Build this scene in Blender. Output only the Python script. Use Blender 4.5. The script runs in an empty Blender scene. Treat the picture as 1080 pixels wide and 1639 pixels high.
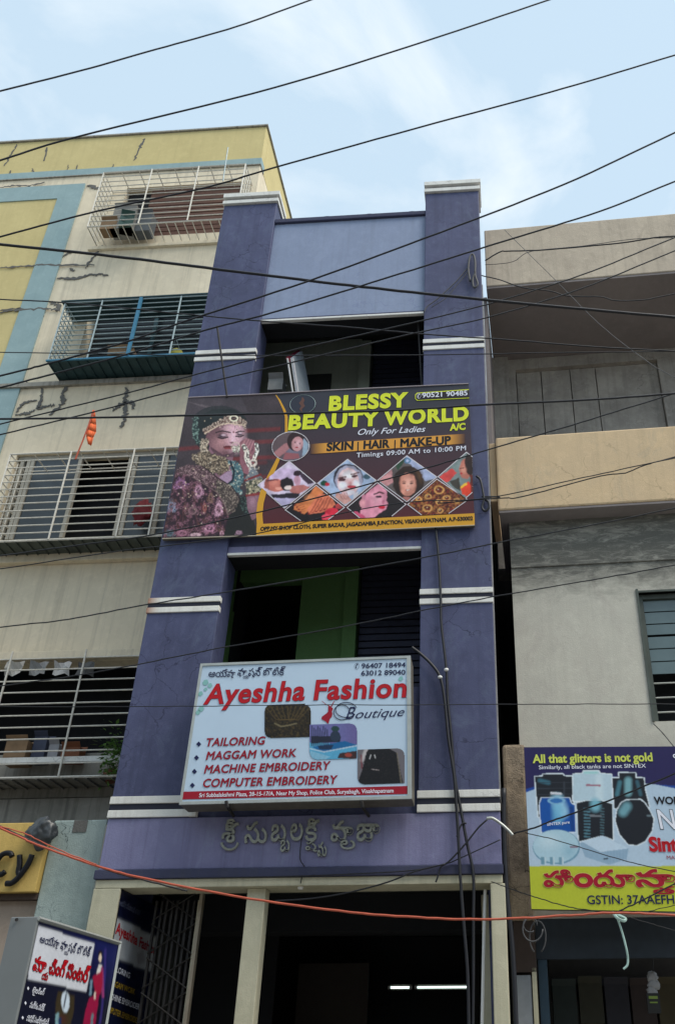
import bpy, math, random
import numpy as np
from mathutils import Vector, Matrix, noise
R = math.radians
random.seed(7)
S = bpy.context.scene
COL = S.collection

# ------------------------------------------------------------------ camera
PITCH, YAW = R(32.09), R(-4.10)
FPX, CX, CY = 1452.3, 703.5, 826.5          # focal length and principal point of the (cropped) photograph
CAM = np.array([0.0, 0.0, 1.6])
cy_, sy_, cp_, sp_ = math.cos(YAW), math.sin(YAW), math.cos(PITCH), math.sin(PITCH)
B = np.array([[1, 0, 0], [0, sp_, -cp_], [0, cp_, sp_]]) @ np.array([[cy_, -sy_, 0], [sy_, cy_, 0], [0, 0, 1]])
cd = bpy.data.cameras.new('camera')
cam = bpy.data.objects.new('camera', cd); COL.objects.link(cam); S.camera = cam
m4 = Matrix(((B[0][0], -B[1][0], -B[2][0], 0), (B[0][1], -B[1][1], -B[2][1], 0), (B[0][2], -B[1][2], -B[2][2], 1.6), (0, 0, 0, 1)))
cam.matrix_world = m4
cd.sensor_fit = 'VERTICAL'; cd.sensor_height = 36; cd.lens = FPX / 1639 * 36
cd.shift_x = -(CX - 540) / 1639; cd.shift_y = (CY - 819.5) / 1639
cd.clip_start = 0.05; cd.clip_end = 3000

# ------------------------------------------------------------------ world and sun
SUN_EL, SUN_ROT = R(56), R(118)              # veiled sun high on the right
w = bpy.data.worlds.new('World'); S.world = w; w.use_nodes = True
nt = w.node_tree; nt.nodes.clear()
def wn(t, **k):
    n = nt.nodes.new(t)
    for a, b in k.items(): setattr(n, a, b)
    return n
out = wn('ShaderNodeOutputWorld'); bg = wn('ShaderNodeBackground'); bg.inputs[1].default_value = 0.105
sky = wn('ShaderNodeTexSky', sky_type='NISHITA', sun_disc=False)
sky.sun_elevation = SUN_EL; sky.sun_rotation = SUN_ROT; sky.air_density = 1.0; sky.dust_density = 1.6; sky.ozone_density = 1.2
tc = wn('ShaderNodeTexCoord'); mp = wn('ShaderNodeMapping'); mp.inputs['Scale'].default_value = (1.1, 1.1, 2.2); mp.inputs['Location'].default_value = (0.35, 0.9, 0.2)
n1 = wn('ShaderNodeTexNoise'); n1.inputs['Scale'].default_value = 2.6; n1.inputs['Detail'].default_value = 9; n1.inputs['Roughness'].default_value = 0.55
n1.inputs['Distortion'].default_value = 0.4
cr = wn('ShaderNodeValToRGB'); cr.color_ramp.elements[0].position = 0.47; cr.color_ramp.elements[1].position = 0.74
cr.color_ramp.elements[0].color = (0, 0, 0, 1); cr.color_ramp.elements[1].color = (0.9, 0.9, 0.9, 1)
hz_ = wn('ShaderNodeMix', data_type='RGBA'); hz_.inputs[0].default_value = 0.82; hz_.inputs[7].default_value = (4.95, 6.3, 7.4, 1)   # thin high haze over the whole sky
mx = wn('ShaderNodeMix', data_type='RGBA'); mx.inputs[7].default_value = (8.0, 8.2, 8.2, 1)
L = nt.links.new
L(tc.outputs['Generated'], mp.inputs[0]); L(mp.outputs[0], n1.inputs['Vector']); L(n1.outputs[0], cr.inputs[0])
L(cr.outputs[0], mx.inputs[0]); L(sky.outputs[0], hz_.inputs[6]); L(hz_.outputs[2], mx.inputs[6]); L(mx.outputs[2], bg.inputs[0]); L(bg.outputs[0], out.inputs[0])

sd = bpy.data.lights.new('sun', 'SUN'); sd.energy = 2.6; sd.angle = R(35); sd.color = (1, 0.93, 0.82)
sun = bpy.data.objects.new('sun', sd); COL.objects.link(sun)
sv = Vector((math.sin(SUN_ROT) * math.cos(SUN_EL), math.cos(SUN_ROT) * math.cos(SUN_EL), math.sin(SUN_EL)))
sun.rotation_euler = sv.to_track_quat('Z', 'Y').to_euler(); sun.location = (5, 5, 30)
S.view_settings.view_transform = 'Standard'; S.view_settings.look = 'None'
S.view_settings.exposure = 0.46; S.view_settings.gamma = 1.0; S.view_settings.use_curve_mapping = False
S.cycles.max_bounces = 8

# ------------------------------------------------------------------ geometry helpers
def ray(px, py):
    return B.T @ np.array([(px - CX) / FPX, (py - CY) / FPX, 1.0])
def at(px, py, Y=None, X=None, Z=None):
    """point of the photograph on the plane Y = const (a facade plane), X = const or Z = const"""
    r = ray(px, py)
    if Y is not None: t = (Y - CAM[1]) / r[1]
    elif X is not None: t = (X - CAM[0]) / r[0]
    else: t = (Z - CAM[2]) / r[2]
    return CAM + t * r
def proj(P):
    c = (np.asarray(P, float) - CAM) @ B.T
    return FPX * c[..., 0] / c[..., 2] + CX, FPX * c[..., 1] / c[..., 2] + CY

class MB:
    def __init__(s): s.v = []; s.f = []
    def quad(s, a, b, c, d):
        n = len(s.v); s.v += [tuple(map(float, p)) for p in (a, b, c, d)]; s.f.append((n, n + 1, n + 2, n + 3)); return s
    def box(s, x0, x1, y0, y1, z0, z1, fr=None):
        n = len(s.v)
        P = [(x, y, z) for z in (z0, z1) for y in (y0, y1) for x in (x0, x1)]
        if fr: P = [fr(*p) for p in P]
        s.v += P
        s.f += [tuple(n + i for i in q) for q in ((0, 2, 3, 1), (4, 5, 7, 6), (0, 1, 5, 4), (2, 6, 7, 3), (0, 4, 6, 2), (1, 3, 7, 5))]
        return s
    def tube(s, pts, r, k=6, cap=True):
        pts = [Vector(p) for p in pts]; n0 = len(s.v); m = len(pts)
        rs = r if hasattr(r, '__len__') else [r] * m
        up = None
        for i, p in enumerate(pts):
            t = (pts[min(i + 1, m - 1)] - pts[max(i - 1, 0)])
            t = t.normalized() if t.length > 1e-9 else Vector((0, 0, 1))
            if up is None:
                up = Vector((0, 0, 1)) if abs(t.z) < 0.9 else Vector((0, 1, 0))
            a = t.cross(up).normalized(); b = a.cross(t).normalized(); up = b
            for j in range(k):
                an = 2 * math.pi * j / k
                s.v.append(tuple(p + (a * math.cos(an) + b * math.sin(an)) * rs[i]))
        for i in range(m - 1):
            for j in range(k):
                j2 = (j + 1) % k
                s.f.append((n0 + i * k + j, n0 + i * k + j2, n0 + (i + 1) * k + j2, n0 + (i + 1) * k + j))
        if cap:
            s.f.append(tuple(n0 + j for j in range(k))[::-1]); s.f.append(tuple(n0 + (m - 1) * k + j for j in range(k)))
        return s
    def prism(s, poly, d):
        """poly: list of 3D points (planar outline), d: extrusion vector"""
        n = len(s.v); k = len(poly)
        s.v += [tuple(map(float, p)) for p in poly] + [tuple(float(p[i] + d[i]) for i in range(3)) for p in poly]
        s.f.append(tuple(range(n, n + k))); s.f.append(tuple(range(n + 2 * k - 1, n + k - 1, -1)))
        for i in range(k):
            j = (i + 1) % k; s.f.append((n + i, n + k + i, n + k + j, n + j))
        return s

WORLD_LOC = {}
def link(name, me, mat, parent=None, origin=None):
    """link mesh whose vertices are in world space; the object's origin goes to the parent's"""
    o = bpy.data.objects.new(name, me); COL.objects.link(o)
    if mat is not None: me.materials.append(mat)
    if parent is not None:
        loc = WORLD_LOC[parent.name]; o.parent = parent
        me.transform(Matrix.Translation(-loc)); WORLD_LOC[o.name] = loc
    else:
        if origin is None: origin = (0, 0, 0)
        loc = Vector(origin); me.transform(Matrix.Translation(-loc)); o.location = loc; WORLD_LOC[o.name] = loc
    return o
def part(name, mb, mat, parent=None, bevel=0, smooth=False, label=None, origin=None, kind=None):
    me = bpy.data.meshes.new(name); me.from_pydata(mb.v, [], mb.f); me.update()
    if smooth: me.polygons.foreach_set('use_smooth', [True] * len(me.polygons))
    o = link(name, me, mat, parent, origin)
    if bevel:
        b = o.modifiers.new('bevel', 'BEVEL'); b.width = bevel; b.segments = 2; b.limit_method = 'ANGLE'
    if label: o['label'] = label
    if kind: o['kind'] = kind
    return o
def thing(name, label, cat, loc, group=None):
    o = bpy.data.objects.new(name, None); COL.objects.link(o); o.location = loc; o.empty_display_size = 0.2
    o['label'] = label; o['category'] = cat
    if group: o['group'] = group
    WORLD_LOC[o.name] = Vector(loc)
    return o
def tag(o, label, cat, group=None):
    o['label'] = label; o['category'] = cat
    if group: o['group'] = group
    return o
def smoothpath(pts, n=6):
    P = [np.array(p, float) for p in pts]
    if len(P) < 3:
        return [P[0] + (P[-1] - P[0]) * i / 8 for i in range(9)]
    Q = [2 * P[0] - P[1]] + P + [2 * P[-1] - P[-2]]; o = []
    for i in range(1, len(Q) - 2):
        for k in range(n):
            t = k / n
            o.append(0.5 * ((2 * Q[i]) + (-Q[i - 1] + Q[i + 1]) * t + (2 * Q[i - 1] - 5 * Q[i] + 4 * Q[i + 1] - Q[i + 2]) * t * t + (-Q[i - 1] + 3 * Q[i] - 3 * Q[i + 1] + Q[i + 2]) * t ** 3))
    o.append(P[-1]); return o
def wall(mb, x0, x1, z0, z1, y0, y1, holes, fr=None):
    xs = sorted({x0, x1, *[h[0] for h in holes], *[h[1] for h in holes]}); 
    xs = [x for x in xs if x0 <= x <= x1]
    for a, b in zip(xs, xs[1:]):
        m = (a + b) / 2; hs = sorted([(h[2], h[3]) for h in holes if h[0] < m < h[1]]); z = z0
        for c, d in hs:
            if c > z: mb.box(a, b, y0, y1, z, c, fr)
            z = max(z, d)
        if z < z1: mb.box(a, b, y0, y1, z, z1, fr)
    return mb

# ------------------------------------------------------------------ materials
def new_mat(name):
    m = bpy.data.materials.new(name); m.use_nodes = True
    return m, m.node_tree, m.node_tree.nodes['Principled BSDF']
def plaster(name, col, col2=None, streak=0.25, stain=(0.08, 0.08, 0.08), blotch=0.35, cracks=0.0, crack_col=(0.06, 0.06, 0.07), rough=0.85, scale=1.0, bump=0.25, grain=90, scuff=None, topstain=None, rust=None):
    m, t, p = new_mat(name); N = t.nodes.new; K = t.links.new
    g = N('ShaderNodeNewGeometry')
    def noise_(sc, det=5, ro=0.6, mapscale=None, dist=0.0):
        n = N('ShaderNodeTexNoise'); n.inputs['Scale'].default_value = sc; n.inputs['Detail'].default_value = det; n.inputs['Roughness'].default_value = ro; n.inputs['Distortion'].default_value = dist
        if mapscale:
            q = N('ShaderNodeMapping'); q.inputs['Scale'].default_value = mapscale; K(g.outputs['Position'], q.inputs[0]); K(q.outputs[0], n.inputs['Vector'])
        else: K(g.outputs['Position'], n.inputs['Vector'])
        return n.outputs[0]
    def ramp(src, a, b, va=0.0, vb=1.0):
        r = N('ShaderNodeMapRange'); r.inputs[1].default_value = a; r.inputs[2].default_value = b; r.inputs[3].default_value = va; r.inputs[4].default_value = vb; K(src, r.inputs[0]); return r.outputs[0]
    def mix(fac, a, b, mode='MIX'):
        x = N('ShaderNodeMix'); x.data_type = 'RGBA'; x.blend_type = mode
        if isinstance(fac, float): x.inputs[0].default_value = fac
        else: K(fac, x.inputs[0])
        for i, c in ((6, a), (7, b)):
            if isinstance(c, tuple): x.inputs[i].default_value = (*c, 1)
            else: K(c, x.inputs[i])
        return x.outputs[2]
    col2 = col2 or tuple(c * 0.72 for c in col)
    c = mix(ramp(noise_(1.7 * scale, 7, 0.62), 0.35, 0.68, 0, blotch * 2), col, col2)
    c = mix(ramp(noise_(9 * scale, 6, 0.7, dist=0.5), 0.5, 0.75, 0, blotch), c, tuple(min(1, x * 1.25 + 0.02) for x in col))
    if streak:
        c = mix(ramp(noise_(1.0, 6, 0.65, (14 * scale, 14 * scale, 0.45)), 0.5, 0.78, 0, streak), c, stain)
    if scuff: c = mix(ramp(noise_(3.3 * scale, 8, 0.75, (1, 1, 0.6), 0.8), 0.52, 0.72, 0, scuff[1]), c, scuff[0])
    if topstain or rust:
        sp = N('ShaderNodeSeparateXYZ'); K(g.outputs['Position'], sp.inputs[0])
    if topstain:                      # damp mould hanging from a ledge: (z of its lower edge, fade height, colour, strength)
        a_ = N('ShaderNodeMath'); a_.operation = 'MULTIPLY_ADD'; K(noise_(4.0, 8, 0.72, (1, 1, 1.6), 0.6), a_.inputs[0]); a_.inputs[1].default_value = topstain[1] * 2.2; K(sp.outputs[2], a_.inputs[2])
        st_ = N('ShaderNodeMath'); st_.operation = 'MULTIPLY'; K(ramp(a_.outputs[0], topstain[0] + topstain[1] * 0.9, topstain[0] + topstain[1] * 2.0, 0, 1), st_.inputs[0]); K(ramp(noise_(7, 8, 0.8, (0.5, 1, 2), 1.0), 0.28, 0.52, 0.25, topstain[3]), st_.inputs[1])
        c = mix(st_.outputs[0], c, topstain[2])
    if rust:
        c = mix(ramp(sp.outputs[0], rust, rust + 0.12, 0.85, 0), c, (0.30, 0.10, 0.03))
    fine = noise_(grain, 3, 0.6)
    c = mix(ramp(fine, 0.3, 0.7, 0, 0.16), c, tuple(x * 0.6 for x in col))
    if cracks:
        q = N('ShaderNodeVectorMath'); q.operation = 'ADD'; nn = N('ShaderNodeTexNoise'); nn.inputs['Scale'].default_value = 5.0; nn.inputs['Detail'].default_value = 6
        K(g.outputs['Position'], nn.inputs['Vector']); sc = N('ShaderNodeVectorMath'); sc.operation = 'SCALE'; sc.inputs[3].default_value = 0.35
        K(nn.outputs[1], sc.inputs[0]); K(g.outputs['Position'], q.inputs[0]); K(sc.outputs[0], q.inputs[1])
        v = N('ShaderNodeTexVoronoi'); v.feature = 'DISTANCE_TO_EDGE'; v.inputs['Scale'].default_value = 2.6 * scale; K(q.outputs[0], v.inputs['Vector'])
        cm = N('ShaderNodeMath'); cm.operation = 'MULTIPLY'; K(ramp(v.outputs[0], 0.004, 0.016, 1, 0), cm.inputs[0]); K(ramp(noise_(1.1 * scale, 3), 0.5, 0.6, 0, cracks), cm.inputs[1])
        c = mix(cm.outputs[0], c, crack_col)
    K(c, p.inputs['Base Color'])
    bu = N('ShaderNodeBump'); bu.inputs['Strength'].default_value = bump; bu.inputs['Distance'].default_value = 0.01
    s = N('ShaderNodeMath'); s.operation = 'ADD'; K(fine, s.inputs[0]); K(noise_(12 * scale, 6, 0.7), s.inputs[1]); K(s.outputs[0], bu.inputs['Height']); K(bu.outputs[0], p.inputs['Normal'])
    p.inputs['Roughness'].default_value = rough; p.inputs['Specular IOR Level'].default_value = 0.25
    return m
def simple(name, col, rough=0.6, metal=0.0, var=0.25, scale=14, emit=None, spec=0.4, bump=0.0):
    m, t, p = new_mat(name); N = t.nodes.new; K = t.links.new
    g = N('ShaderNodeNewGeometry'); n = N('ShaderNodeTexNoise'); n.inputs['Scale'].default_value = scale; n.inputs['Detail'].default_value = 5
    K(g.outputs['Position'], n.inputs['Vector'])
    x = N('ShaderNodeMix'); x.data_type = 'RGBA'; x.inputs[6].default_value = (*[c * (1 - var) for c in col], 1); x.inputs[7].default_value = (*[min(1, c * (1 + var)) for c in col], 1)
    K(n.outputs[0], x.inputs[0]); K(x.outputs[2], p.inputs['Base Color'])
    p.inputs['Roughness'].default_value = rough; p.inputs['Metallic'].default_value = metal; p.inputs['Specular IOR Level'].default_value = spec
    if bump:
        bu = N('ShaderNodeBump'); bu.inputs['Strength'].default_value = bump; bu.inputs['Distance'].default_value = 0.01; K(n.outputs[0], bu.inputs['Height']); K(bu.outputs[0], p.inputs['Normal'])
    if emit: p.inputs['Emission Color'].default_value = (*emit[0], 1); p.inputs['Emission Strength'].default_value = emit[1]
    return m
def print_mat(name='printed_colours', rough=0.45):
    m, t, p = new_mat(name); a = t.nodes.new('ShaderNodeAttribute'); a.attribute_name = 'Col'
    t.links.new(a.outputs[0], p.inputs['Base Color']); p.inputs['Roughness'].default_value = rough; p.inputs['Specular IOR Level'].default_value = 0.3
    return m
def ink(name, rgb255, rough=0.45, gain=1.0):
    return simple(name, tuple(min(0.9, ((c / 255) ** 2.2) * gain) for c in rgb255), rough, var=0.06, spec=0.3)

M = {}
M['purple'] = plaster('dark purple wall paint', (0.080, 0.090, 0.175), (0.056, 0.063, 0.125), scuff=((0.125, 0.155, 0.235), 0.6), streak=0.7, stain=(0.045, 0.05, 0.10), blotch=0.5, cracks=0.7, crack_col=(0.02, 0.02, 0.05), rough=0.6, bump=0.18)
M['purple_panel'] = plaster('light violet blue panel paint', (0.25, 0.30, 0.43), (0.205, 0.25, 0.36), scuff=((0.30, 0.36, 0.50), 0.5), streak=0.2, blotch=0.3, rough=0.6, cracks=0.35, crack_col=(0.14, 0.16, 0.3), bump=0.15)
M['groove'] = simple('black navy band groove', (0.012, 0.014, 0.03), 0.7)  # near-black strip between the paired white bands
M['lavender'] = plaster('lavender beam paint', (0.215, 0.215, 0.36), (0.16, 0.155, 0.28), scuff=((0.26, 0.30, 0.42), 0.5), streak=0.5, stain=(0.07, 0.065, 0.13), blotch=0.35, rough=0.6)
M['trim_dark'] = plaster('dark slate trim paint', (0.055, 0.06, 0.11), streak=0.3, blotch=0.3)
M['band_rust'] = plaster('rust streaked white band paint', (0.76, 0.76, 0.72), (0.6, 0.58, 0.52), streak=0.3, stain=(0.2, 0.17, 0.13), blotch=0.3, rust=-3.34)
M['band_white'] = plaster('weathered white band paint', (0.76, 0.76, 0.73), (0.60, 0.59, 0.55), streak=0.3, stain=(0.2, 0.17, 0.13), blotch=0.3, cracks=0.3)
M['cream'] = plaster('pale cream column paint', (0.54, 0.51, 0.38), (0.42, 0.40, 0.29), streak=0.35, stain=(0.16, 0.16, 0.10), blotch=0.4)
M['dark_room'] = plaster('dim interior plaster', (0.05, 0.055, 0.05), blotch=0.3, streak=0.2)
M['black_room'] = simple('shade black interior', (0.008, 0.009, 0.012), 0.9)  # near-black stands in for shade in rooms and deep openings
M['olive_room'] = plaster('grey olive interior plaster', (0.42, 0.46, 0.38), blotch=0.3, streak=0.2)
M['green_room'] = plaster('leaf green interior paint', (0.14, 0.27, 0.10), (0.11, 0.22, 0.08), blotch=0.3, streak=0.1)
M['shutter'] = simple('dark blue rolling shutter steel', (0.045, 0.05, 0.085), 0.55, 0.3, 0.3)
M['lwall'] = plaster('cream exterior wall paint', (0.76, 0.665, 0.50), (0.65, 0.565, 0.42), scuff=((0.50, 0.42, 0.32), 0.4), streak=0.4, stain=(0.24, 0.21, 0.16), blotch=0.35, rough=0.9)
M['lyellow'] = plaster('mustard yellow wall paint', (0.60, 0.50, 0.24), (0.50, 0.41, 0.19), streak=0.15, stain=(0.25, 0.2, 0.1), blotch=0.3)
M['lblue'] = plaster('sky blue border paint', (0.30, 0.41, 0.42), (0.22, 0.32, 0.34), streak=0.18, stain=(0.14, 0.18, 0.18), blotch=0.35)
M['mortar'] = plaster('dark crack repair mortar', (0.15, 0.145, 0.135), blotch=0.4, streak=0.1, bump=0.5)
M['stained'] = plaster('rain stained grey plaster', (0.34, 0.32, 0.28), (0.24, 0.23, 0.20), streak=0.95, stain=(0.06, 0.055, 0.05), blotch=0.45)
M['rtan'] = plaster('weathered tan parapet plaster', (0.55, 0.47, 0.37), (0.44, 0.375, 0.30), scuff=((0.30, 0.25, 0.2), 0.6), streak=0.3, stain=(0.14, 0.12, 0.10), blotch=0.45, rough=0.95, bump=0.4)
M['ryellow'] = plaster('faded ochre parapet paint', (0.66, 0.495, 0.305), (0.56, 0.43, 0.285), scuff=((0.40, 0.35, 0.27), 0.6), streak=0.25, stain=(0.24, 0.2, 0.13), blotch=0.35, cracks=0.35, crack_col=(0.2, 0.15, 0.09), rough=0.9)
M['rgrey'] = plaster('mouldy grey plaster', (0.44, 0.41, 0.365), (0.28, 0.26, 0.235), streak=0.4, stain=(0.05, 0.05, 0.05), blotch=0.6, cracks=0.4, rough=0.95, bump=0.6)
M['rslab'] = plaster('bare concrete slab soffit', (0.27, 0.24, 0.235), blotch=0.3, streak=0.1)
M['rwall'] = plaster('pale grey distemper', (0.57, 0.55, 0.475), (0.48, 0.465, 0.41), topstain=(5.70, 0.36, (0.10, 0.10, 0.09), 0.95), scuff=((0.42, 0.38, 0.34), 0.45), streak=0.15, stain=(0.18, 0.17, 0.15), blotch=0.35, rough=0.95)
M['mould'] = plaster('black mould on grey plaster', (0.30, 0.30, 0.28), (0.13, 0.13, 0.125), streak=0.1, stain=(0.06, 0.06, 0.06), blotch=0.95, rough=0.95, scale=1.6, bump=0.5)
M['rough_edge'] = plaster('bare grey render edge', (0.42, 0.42, 0.42), (0.25, 0.25, 0.26), blotch=0.6, scale=2)
M['gap'] = plaster('near black gap wall', (0.02, 0.021, 0.02), blotch=0.5, streak=0.4, bump=0.6)  # near-black plaster for the narrow gap and the panel joints
M['rough_col'] = plaster('crumbling brown render', (0.44, 0.35, 0.25), (0.22, 0.175, 0.13), streak=0.5, stain=(0.05, 0.04, 0.035), blotch=0.7, cracks=0.8, crack_col=(0.03, 0.025, 0.02), bump=0.9, scale=2.0)
M['grille_w'] = simple('chipped cream grille paint', (0.64, 0.61, 0.54), 0.5, 0.1, 0.35, 30)
M['grille_b'] = simple('weathered blue grille paint', (0.045, 0.18, 0.29), 0.5, 0.1, 0.4, 30)
M['grille_g'] = simple('grey green grille paint', (0.32, 0.40, 0.42), 0.5, 0.1, 0.35, 30)
M['sheet_teal'] = simple('dark teal sheet metal', (0.025, 0.06, 0.07), 0.55, 0.3, 0.5, 6)
M['sheet_grey'] = simple('dirty grey green sheet metal', (0.07, 0.085, 0.075), 0.6, 0.2, 0.5, 6)
M['wood'] = plaster('red brown louvre wood', (0.15, 0.08, 0.06), (0.10, 0.055, 0.045), streak=0.3, blotch=0.4)
M['glass'] = simple('dusty dark window glass', (0.03, 0.04, 0.048), 0.3, 0.0, 0.4, 5, spec=0.6)
M['dark_pane'] = simple('hood shaded louvre pane', (0.012, 0.018, 0.022), 0.4)  # shade under the grille hood put into the pane colour
M['glass_teal'] = simple('frosted teal louvre glass', (0.10, 0.15, 0.16), 0.25, 0.0, 0.25, 4, spec=0.6)
M['frame_cream'] = simple('cream window frame', (0.34, 0.32, 0.27), 0.6, 0, 0.25)
M['cable'] = simple('black cable sheath', (0.012, 0.013, 0.018), 0.5, 0, 0.3)
M['cable_grey'] = simple('grey weathered wire', (0.07, 0.07, 0.075), 0.6, 0, 0.3)
M['cable_red'] = simple('orange red cable sheath', (0.42, 0.085, 0.045), 0.5, 0, 0.35)
M['alu'] = simple('aluminium sign edging', (0.42, 0.44, 0.42), 0.45, 0.5, 0.2)
M['alu_dark'] = simple('dirty aluminium casing', (0.13, 0.12, 0.10), 0.6, 0.3, 0.4)
M['sign_face'] = simple('pale blue white sign sheet', (0.47, 0.60, 0.74), 0.25, 0, 0.05, 3, spec=0.5)
M['white'] = simple('white plastic', (0.75, 0.75, 0.74), 0.4, 0, 0.08)
M['steel_dark'] = simple('dark rusty steel', (0.03, 0.028, 0.028), 0.6, 0.4, 0.4)
M['asphalt'] = plaster('dusty concrete road', (0.24, 0.23, 0.21), blotch=0.3, streak=0, grain=150)
M['paving'] = plaster('dusty concrete paving', (0.28, 0.27, 0.24), blotch=0.4, streak=0)
M['print'] = print_mat()

# ------------------------------------------------------------------ lettering
def text_loops(text, shear=0.0, spacing=1.0):
    """closed outlines of the glyphs of a text, size 1"""
    c = bpy.data.curves.new('t', 'FONT'); c.body = text; c.size = 1.0; c.resolution_u = 4; c.shear = shear; c.space_character = spacing
    o = bpy.data.objects.new('t', c); COL.objects.link(o)
    dg = bpy.context.evaluated_depsgraph_get(); dg.update()
    cu = o.evaluated_get(dg).to_curve(dg)
    loops = []
    for sp in cu.splines:
        bz = sp.bezier_points; n = len(bz); pl = []
        if n < 2: continue
        for i in range(n):
            a, b = bz[i], bz[(i + 1) % n]; p0, p1, p2, p3 = [np.array(q[:2]) for q in (a.co, a.handle_right, b.handle_left, b.co)]
            straight = np.linalg.norm(np.cross(p1 - p0, p3 - p0)) < 1e-6 and np.linalg.norm(np.cross(p2 - p0, p3 - p0)) < 1e-6
            for k in range(1 if straight else 4):
                t = k / 4; pl.append((1 - t) ** 3 * p0 + 3 * (1 - t) ** 2 * t * p1 + 3 * (1 - t) * t * t * p2 + t ** 3 * p3)
        q = [pl[0]]
        for p in pl[1:]:
            if np.linalg.norm(p - q[-1]) > 1e-4: q.append(p)
        if np.linalg.norm(q[0] - q[-1]) < 1e-4: q.pop()
        if len(q) > 2: loops.append(np.array(q))
    o.to_curve_clear(); bpy.data.objects.remove(o); bpy.data.curves.remove(c)
    return loops
def glyph_mesh(text, weight, shear=0.0, spacing=1.0):
    """filled glyphs; every outer outline is filled on its own (overlapping strokes stay solid) and thickened by a mitred rim"""
    loops = text_loops(text, shear, spacing)
    def area(l): x, y = l[:, 0], l[:, 1]; return 0.5 * np.sum(x * np.roll(y, -1) - np.roll(x, -1) * y)
    def inside(p, l):
        x, y = p; r = False; n = len(l)
        for i in range(n):
            x1, y1 = l[i]; x2, y2 = l[(i + 1) % n]
            if (y1 > y) != (y2 > y) and x < (x2 - x1) * (y - y1) / (y2 - y1 + 1e-12) + x1: r = not r
        return r
    ar = [area(l) for l in loops]
    big = max(range(len(loops)), key=lambda i: abs(ar[i])); sign = 1 if ar[big] > 0 else -1
    outer = [i for i, a in enumerate(ar) if a * sign > 0]; holes = [i for i, a in enumerate(ar) if a * sign < 0]
    V = []; Fc = []; off = 0
    dg = bpy.context.evaluated_depsgraph_get()
    tel = is_telugu(text)
    groups = [[i] + [h for h in holes if inside(loops[h][0], loops[i])] for i in outer] if tel else [outer + holes]
    for k, gl in enumerate(groups):
        cc = bpy.data.curves.new('c', 'CURVE'); cc.dimensions = '2D'; cc.fill_mode = 'BOTH'
        for h in gl:
            sp = cc.splines.new('POLY'); sp.points.add(len(loops[h]) - 1)
            sp.points.foreach_set('co', np.concatenate([loops[h], np.zeros((len(loops[h]), 1)), np.ones((len(loops[h]), 1))], 1).ravel())
            sp.use_cyclic_u = True
        oo = bpy.data.objects.new('c', cc); COL.objects.link(oo); dg.update()
        me = bpy.data.meshes.new_from_object(oo.evaluated_get(dg), depsgraph=dg)
        v = np.empty(len(me.vertices) * 3); me.vertices.foreach_get('co', v); v = v.reshape(-1, 3); v[:, 2] = k * 0.0003
        V.append(v); Fc += [tuple(off + q for q in p.vertices) for p in me.polygons]; off += len(v)
        bpy.data.objects.remove(oo); bpy.data.curves.remove(cc); bpy.data.meshes.remove(me)
    if weight > 0:
        for li, l in enumerate(loops):
            ccw = 1 if ar[li] > 0 else -1
            e = np.roll(l, -1, 0) - l; e /= (np.linalg.norm(e, axis=1, keepdims=True) + 1e-12)
            # outward normal of the ink: right-hand side for ccw outer loops; the same formula turns into the hole for hole loops
            no = np.stack([e[:, 1], -e[:, 0]], 1) * sign
            n0 = np.roll(no, 1, 0); m = no + n0; m /= (np.linalg.norm(m, axis=1, keepdims=True) + 1e-9)
            cosv = np.clip((m * no).sum(1), 0.45, 1); q = l + m * (weight / cosv)[:, None]
            # keep thin inner corners from crossing
            zz = 0.0003 * len(groups) + 0.0002 * (li % 5) + 0.0001
            n = len(l); P = np.concatenate([l - m * 0.002, q]); v = np.concatenate([P, np.full((2 * n, 1), zz)], 1)
            V.append(v)
            for i in range(n):
                j = (i + 1) % n; Fc.append((off + i, off + j, off + n + j, off + n + i))
            off += 2 * n
    return np.concatenate(V), Fc
def is_telugu(s): return any(0x0C00 <= ord(ch) <= 0x0C7F for ch in s)
def lettering(text, quad, mat, parent, lift=0.004, weight=0.0, shear=0.0, depth=0.0, fit='cap', outline=None, spacing=1.0, name='lettering', plane='Y', nrm=(0, -1, 0)):
    """quad: world points of baseline left, baseline right, and cap-height vectors at both ends (BL, BR, UL, UR)"""
    BL, BR, UL, UR = [np.array(q, float) for q in quad]
    tel = is_telugu(text)
    def make(wt, lf, mt, nm):
        v, f = glyph_mesh(text, wt, shear, spacing)
        v0 = v
        x0, x1 = v0[:, 0].min(), v0[:, 0].max()
        if fit == 'cap': y0, y1 = 0.0, (0.70 if not tel else 0.62)
        else: y0, y1 = v0[:, 1].min(), v0[:, 1].max()
        if wt: x0 += wt; x1 -= wt
        if wt and fit != 'cap': y0 += wt; y1 -= wt
        s = (v[:, 0] - x0) / (x1 - x0); t = (v[:, 1] - y0) / (y1 - y0)
        s = s[:, None]; t = t[:, None]
        n = np.array(nrm, float)
        P = BL * (1 - s) + BR * s + (UL * (1 - s) + UR * s) * t + n * lf + n * (v[:, 2:3])
        mb = MB(); mb.v = [tuple(p) for p in P]; mb.f = f
        if depth:
            k = len(mb.v)
            from collections import Counter
            ed = Counter(); dr = {}
            for fc in f:
                for a, b in zip(fc, fc[1:] + fc[:1]):
                    ed[frozenset((a, b))] += 1; dr[frozenset((a, b))] = (a, b)
            mb.v += [tuple(p + n * depth) for p in P]
            fr = [tuple(i + k for i in fc) for fc in f]
            sd = [(dr[e][0], dr[e][1], dr[e][1] + k, dr[e][0] + k) for e, c in ed.items() if c == 1]
            mb.f = f + fr + sd
        return part(nm, mb, mt, parent)
    if outline: make(weight + outline[0], lift - 0.0022, outline[1], name)
    return make(weight, lift, mat, name)
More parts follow.
